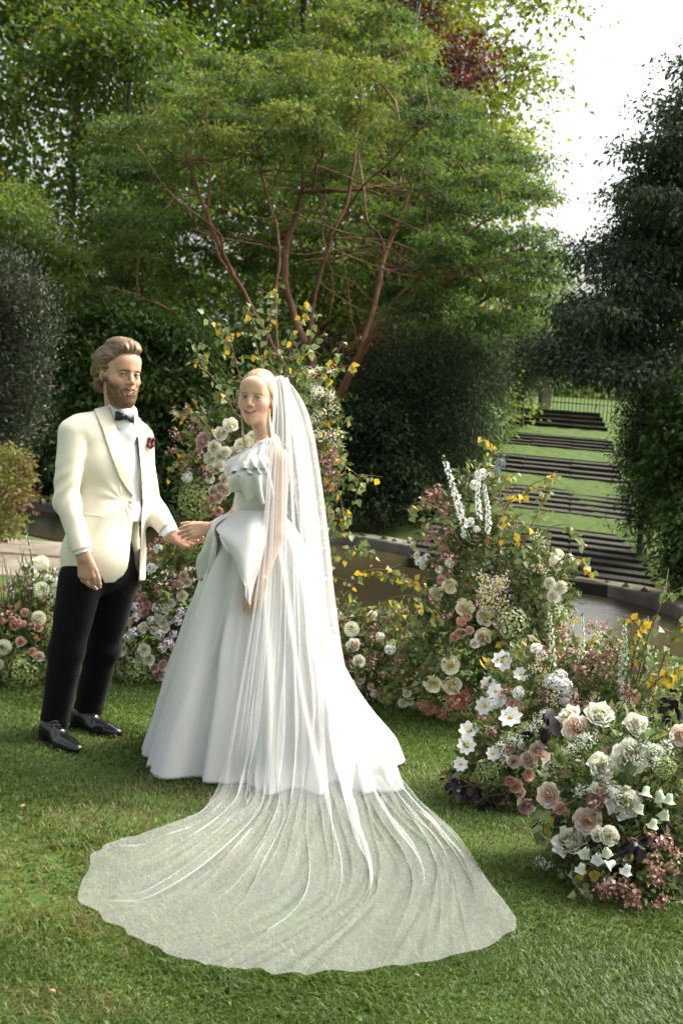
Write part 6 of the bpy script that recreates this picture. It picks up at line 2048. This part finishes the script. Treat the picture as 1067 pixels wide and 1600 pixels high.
c3.branch([(500, 640), (515, 670), (530, 700), (525, 730)], 33, 11, 0.30, 3)
c3.branch([(420, 600), (400, 540), (395, 500), (385, 470)], 33, 11, 0.22, 3)

# ---- D: low bank right of the gown
d4 = Arr(G(575, 1118), 'low bank of white dahlias under drooping birch, at the right side of the gown', [(560, 1045, 7.55, 0.24, 0.18, 0.20), (640, 1050, 7.45, 0.2, 0.18, 0.2), (530, 980, 7.7, 0.15, 0.14, 0.16), (610, 985, 7.7, 0.16, 0.12, 0.14)])
d4.foliage(3770, 0.045, 4, 0.08)
d4.many('dahlia', [(549, 988, 12), (522, 1008, 11)])
d4.many('white_rose', [(552, 1011, 12), (527, 1033, 12), (561, 1034, 10), (533, 1051, 11), (547, 1070, 12), (584, 965, 8), (674, 1012, 10), (636, 1080, 8), (640, 1091, 8), (630, 1094, 8), (652, 1096, 7)])
d4.many('peony', [(525, 963, 11)])
d4.many('white_stock', [(612, 1018, 8), (592, 1000, 7), (586, 1080, 6)])
d4.many('hydrangea', [(612, 1008, 14), (600, 1090, 16), (540, 1095, 15), (655, 1085, 14)], push=-0.02)
d4.many('mauve_rose', [(563, 1063, 6), (580, 1070, 6)])
d4.filler('abelia_spray', 12, 9, 14, (500, 960, 690, 1090))
d4.filler('feverfew_spray', 8, 10, 15, (590, 960, 680, 1060))
d4.branch([(520, 900), (545, 860), (570, 855), (590, 870)], 29, 11, 0.11, 3, dd=0.1)
d4.branch([(530, 960), (560, 900), (600, 890), (640, 910)], 39, 12, 0.30, 4)
d4.branch([(560, 980), (600, 940), (640, 930), (660, 940)], 39, 12, 0.34, 4)
d4.branch([(590, 990), (630, 950), (650, 960), (670, 990)], 29, 11, 0.38, 4)
d4.branch([(515, 960), (510, 910), (520, 870), (510, 840)], 27, 11, 0.15, 3)
d4.branch([(600, 1000), (620, 980), (640, 990)], 18, 10, 0.30, 3)

# ---- E: tall mass before the pool
e5 = Arr(G(720, 1150), 'tall mound of cream roses and white delphiniums standing before the stairs', [(715, 1020, 7.2, 0.26, 0.24, 0.34), (760, 900, 7.25, 0.30, 0.22, 0.34), (835, 930, 7.2, 0.20, 0.2, 0.26), (740, 800, 7.35, 0.17, 0.15, 0.24), (820, 1010, 7.1, 0.24, 0.2, 0.22)])
e5.foliage(7540, 0.045, 5, 0.04)
e5.many('cream_rose', [(726, 951, 15), (758, 964, 15), (754, 995, 14), (705, 914, 12), (685, 927, 13), (705, 1038, 15), (678, 1066, 15), (706, 1068, 15)])
e5.many('white_rose', [(865, 882, 13), (868, 869, 10), (856, 912, 9), (872, 918, 11), (862, 931, 11), (884, 876, 8), (740, 1005, 8), (657, 868, 7), (668, 884, 8)])
e5.many('pale_hydrangea', [(797, 968, 30), (869, 962, 25)], push=-0.03)
e5.many('pink_rose', [(720, 973, 9), (728, 966, 8), (718, 990, 9), (694, 905, 9), (710, 996, 8), (732, 986, 8)])
e5.many('pink_hydrangea', [(716, 1093, 22)], push=-0.02)
e5.many('rust_hydrangea', [(672, 1112, 17), (690, 1118, 16), (655, 1105, 10)], push=-0.02)
e5.many('globe_thistle', [(777, 729, 9), (771, 742, 7)])
e5.many('white_stock', [(742, 760, 9), (750, 745, 9), (735, 820, 8), (728, 838, 7), (745, 830, 6), (705, 880, 7), (660, 878, 7), (672, 872, 6), (690, 890, 6)])
e5.spire('delphinium_spire', 735, 850, 702, 708); e5.spire('delphinium_spire', 752, 830, 740, 728); e5.spire('delphinium_spire', 760, 850, 757, 748)
e5.filler('abelia_spray', 8, 12, 16, (672, 765, 705, 800)); e5.filler('abelia_spray', 9, 11, 15, (668, 825, 710, 905)); e5.filler('abelia_spray', 5, 10, 14, (690, 930, 830, 1060))
e5.filler('feverfew_spray', 16, 14, 20, (750, 900, 795, 945)); e5.filler('feverfew_spray', 5, 10, 14, (830, 840, 850, 900))
e5.branch([(755, 820), (760, 760), (768, 710), (762, 684)], 23, 11, 0.34, 3)
e5.branch([(770, 830), (800, 780), (835, 755), (862, 745)], 34, 11, 0.26, 4)
e5.branch([(800, 880), (830, 820), (850, 780), (862, 748)], 29, 11, 0.22, 3)
e5.branch([(820, 880), (850, 830), (890, 820), (908, 848)], 29, 12, 0.19, 3)
e5.branch([(850, 900), (885, 870), (910, 880), (932, 905)], 32, 13, 0.15, 3)
e5.branch([(720, 850), (690, 800), (655, 785), (633, 797)], 25, 11, 0.04, 3)
e5.branch([(710, 870), (675, 835), (650, 830), (640, 845)], 23, 11, 0.00, 3)
e5.branch([(780, 860), (790, 810), (780, 770), (795, 740)], 27, 11, 0.30, 3)
e5.branch([(760, 1000), (770, 985), (800, 1020), (790, 1035)], 20, 12, 0.45, 3)
e5.branch([(700, 980), (690, 960), (660, 950), (645, 965)], 20, 11, 0.34, 3)
e5.branch([(740, 1020), (770, 1030), (790, 1010)], 18, 12, 0.26, 2)
e5.branch([(690, 950), (660, 920), (640, 905), (625, 920)], 23, 11, 0.45, 3)
e5.branch([(800, 900), (820, 870), (800, 830)], 25, 12, 0.08, 3)

# ---- F: front mass with cosmos
f6 = Arr(G(815, 1305), 'mound of white cosmos, pink roses and dark leaves spilling onto the lawn', [(815, 1190, 5.75, 0.24, 0.22, 0.22), (860, 1090, 5.95, 0.30, 0.22, 0.26), (960, 1080, 5.95, 0.28, 0.22, 0.24), (760, 1200, 5.7, 0.14, 0.15, 0.13)])
f6.foliage(7540, 0.038, 6, 0.10)
f6.many('cosmos', [(788, 1037, 16), (815, 1056, 11), (799, 1127, 17), (779, 1081, 14), (763, 1102, 14), (737, 1148, 15), (733, 1169, 14), (725, 1195, 12), (771, 1180, 12), (768, 1070, 12), (785, 1095, 11)], face=0.75)
f6.many('white_stock', [(864, 1066, 12), (878, 1072, 13), (889, 1085, 11), (874, 1058, 10), (812, 1083, 10), (838, 1018, 8), (846, 1028, 8), (781, 1099, 9)])
f6.many('pink_rose', [(807, 1167, 10), (792, 1173, 10), (811, 1108, 8), (801, 1106, 8), (805, 1224, 12), (824, 1209, 9), (796, 1218, 9)])
f6.many('blush_rose', [(802, 1190, 10), (825, 1188, 12), (839, 1180, 17), (838, 1172, 12)])
f6.many('mauve_rose', [(822, 1255, 14), (812, 1234, 9)])
f6.many('hydrangea', [(764, 1213, 26), (824, 1140, 17), (795, 1150, 12)], push=-0.02)
f6.spire('white_spire', 862, 1060, 868, 950); f6.spire('white_spire', 900, 1050, 912, 955); f6.spire('bud_spire', 880, 1030, 905, 950)
f6.spire('white_spire', 965, 1080, 978, 965); f6.spire('white_spire', 985, 1080, 968, 985); f6.spire('white_spire', 1010, 1110, 1022, 1050); f6.spire('white_spire', 930, 1060, 935, 1010); f6.spire('delphinium_spire', 975, 1110, 972, 1010)
f6.filler('abelia_spray', 26, 10, 15, (835, 985, 985, 1110)); f6.filler('feverfew_spray', 10, 12, 16, (835, 1000, 985, 1110)); f6.filler('abelia_spray', 8, 9, 13, (745, 1070, 850, 1260))
f6.filler('feverfew_spray', 10, 12, 18, (860, 1090, 1000, 1150)); f6.filler('lace_flower', 8, 12, 18, (750, 1120, 860, 1190))
f6.branch([(770, 1230), (735, 1225), (712, 1215), (690, 1222)], 23, 18, 0.00, 4, 'dark_branch', ['dark'])
f6.branch([(790, 1240), (760, 1245), (745, 1255), (735, 1270)], 16, 18, 0.00, 3, 'dark_branch', ['dark'])
f6.branch([(845, 1180), (845, 1145), (855, 1115), (868, 1100)], 18, 24, 0.00, 3, 'dark_branch', ['dark'])
f6.branch([(1020, 1150), (1035, 1110), (1055, 1085), (1067, 1075)], 20, 22, 0.00, 4, 'dark_branch', ['dark'])
f6.branch([(990, 1080), (1010, 1000), (1030, 950), (1045, 912)], 27, 14, 0.22, 4)
f6.branch([(1000, 1060), (1010, 1010), (1000, 970), (960, 960)], 25, 14, 0.22, 4)
f6.branch([(1020, 1080), (1040, 1020), (1060, 980), (1075, 960)], 29, 14, 0.30, 4)
f6.branch([(1000, 1090), (1030, 1060), (1050, 1050), (1070, 1040)], 27, 14, 0.45, 4)
f6.branch([(985, 1060), (990, 1020), (1000, 990), (990, 970)], 16, 14, 0.52, 3)

# ---- G: nearest mass at the right
g7 = Arr(G(985, 1478), 'big mass of ruffled white peonies and bellflowers at the open end of the flower arc', [(985, 1230, 4.95, 0.30, 0.26, 0.26), (990, 1360, 4.75, 0.24, 0.24, 0.24), (905, 1280, 4.95, 0.14, 0.18, 0.16), (1080, 1300, 4.9, 0.28, 0.26, 0.36)])
g7.foliage(8120, 0.038, 7, 0.02)
g7.many('peony', [(984, 1186, 25), (975, 1256, 25), (896, 1317, 26), (940, 1125, 20), (893, 1124, 17), (942, 1200, 18), (992, 1138, 16)])
g7.many('blush_rose', [(904, 1144, 21), (923, 1287, 20), (864, 1243, 18), (1062, 1155, 18)])
g7.many('bellflower', [(927, 1330, 15), (942, 1338, 15), (921, 1350, 14), (965, 1348, 14), (952, 1330, 13), (983, 1352, 14), (1007, 1228, 15), (1024, 1234, 15), (1044, 1240, 14), (1000, 1262, 13), (1036, 1270, 13), (935, 1222, 14), (952, 1228, 12), (1018, 1290, 13)], push=0.035)
g7.many('white_rose', [(955, 1310, 14), (938, 1308, 11), (1020, 1180, 13)])
g7.many('lace_flower', [(866, 1344, 17), (852, 1338, 12), (848, 1382, 12), (900, 1180, 16), (925, 1165, 16), (1000, 1160, 18), (870, 1200, 15)], push=0.03)
g7.filler('lace_flower', 10, 13, 20, (880, 1140, 1060, 1260))
g7.many('hydrangea', [(1062, 1425, 20), (870, 1180, 14), (1040, 1195, 18)], push=-0.02)
g7.many('pink_rose', [(880, 1262, 10)])
g7.filler('abelia_spray', 20, 14, 20, (935, 1375, 1060, 1450)); g7.filler('abelia_spray', 8, 13, 18, (1015, 1310, 1067, 1400)); g7.filler('abelia_spray', 10, 12, 16, (915, 1230, 950, 1260))
g7.branch([(940, 1340), (915, 1365), (908, 1385), (900, 1405)], 16, 20, 0.38, 3)
g7.branch([(900, 1250), (870, 1265), (850, 1285), (838, 1300)], 13, 20, 0.08, 3)
g7.branch([(960, 1200), (985, 1190), (1010, 1150), (1030, 1130)], 20, 18, 0.04, 3)
g7.branch([(1000, 1330), (985, 1310), (1010, 1320)], 20, 20, 0.00, 3, 'dark_branch', ['dark'])
g7.branch([(930, 1390), (900, 1400), (880, 1420)], 11, 18, 0.15, 2)

# ---- a few fallen leaves on the lawn
lf_dry = leaf_shape('leaf', plain('dry_leaf', (0.26, 0.15, 0.07), 0.8, 0.1), 'ovate')
for k, (px, py) in enumerate([(62, 1452), (86, 1550), (272, 1082), (806, 1370), (34, 1260), (655, 1525)]):
    g = G(px, py, 0.036)
    o = obj('fallen_leaf', lf_dry, None, g)
    o.rotation_euler = (fr.uniform(-.3, .3), fr.uniform(-.3, .3), fr.uniform(0, 6.28)); s_ = fr.uniform(.016, .024); o.scale = (s_, s_, s_)
    tag(o, 'small dry fallen leaf lying on the mown lawn', 'leaf', 'fallen leaves on the lawn')
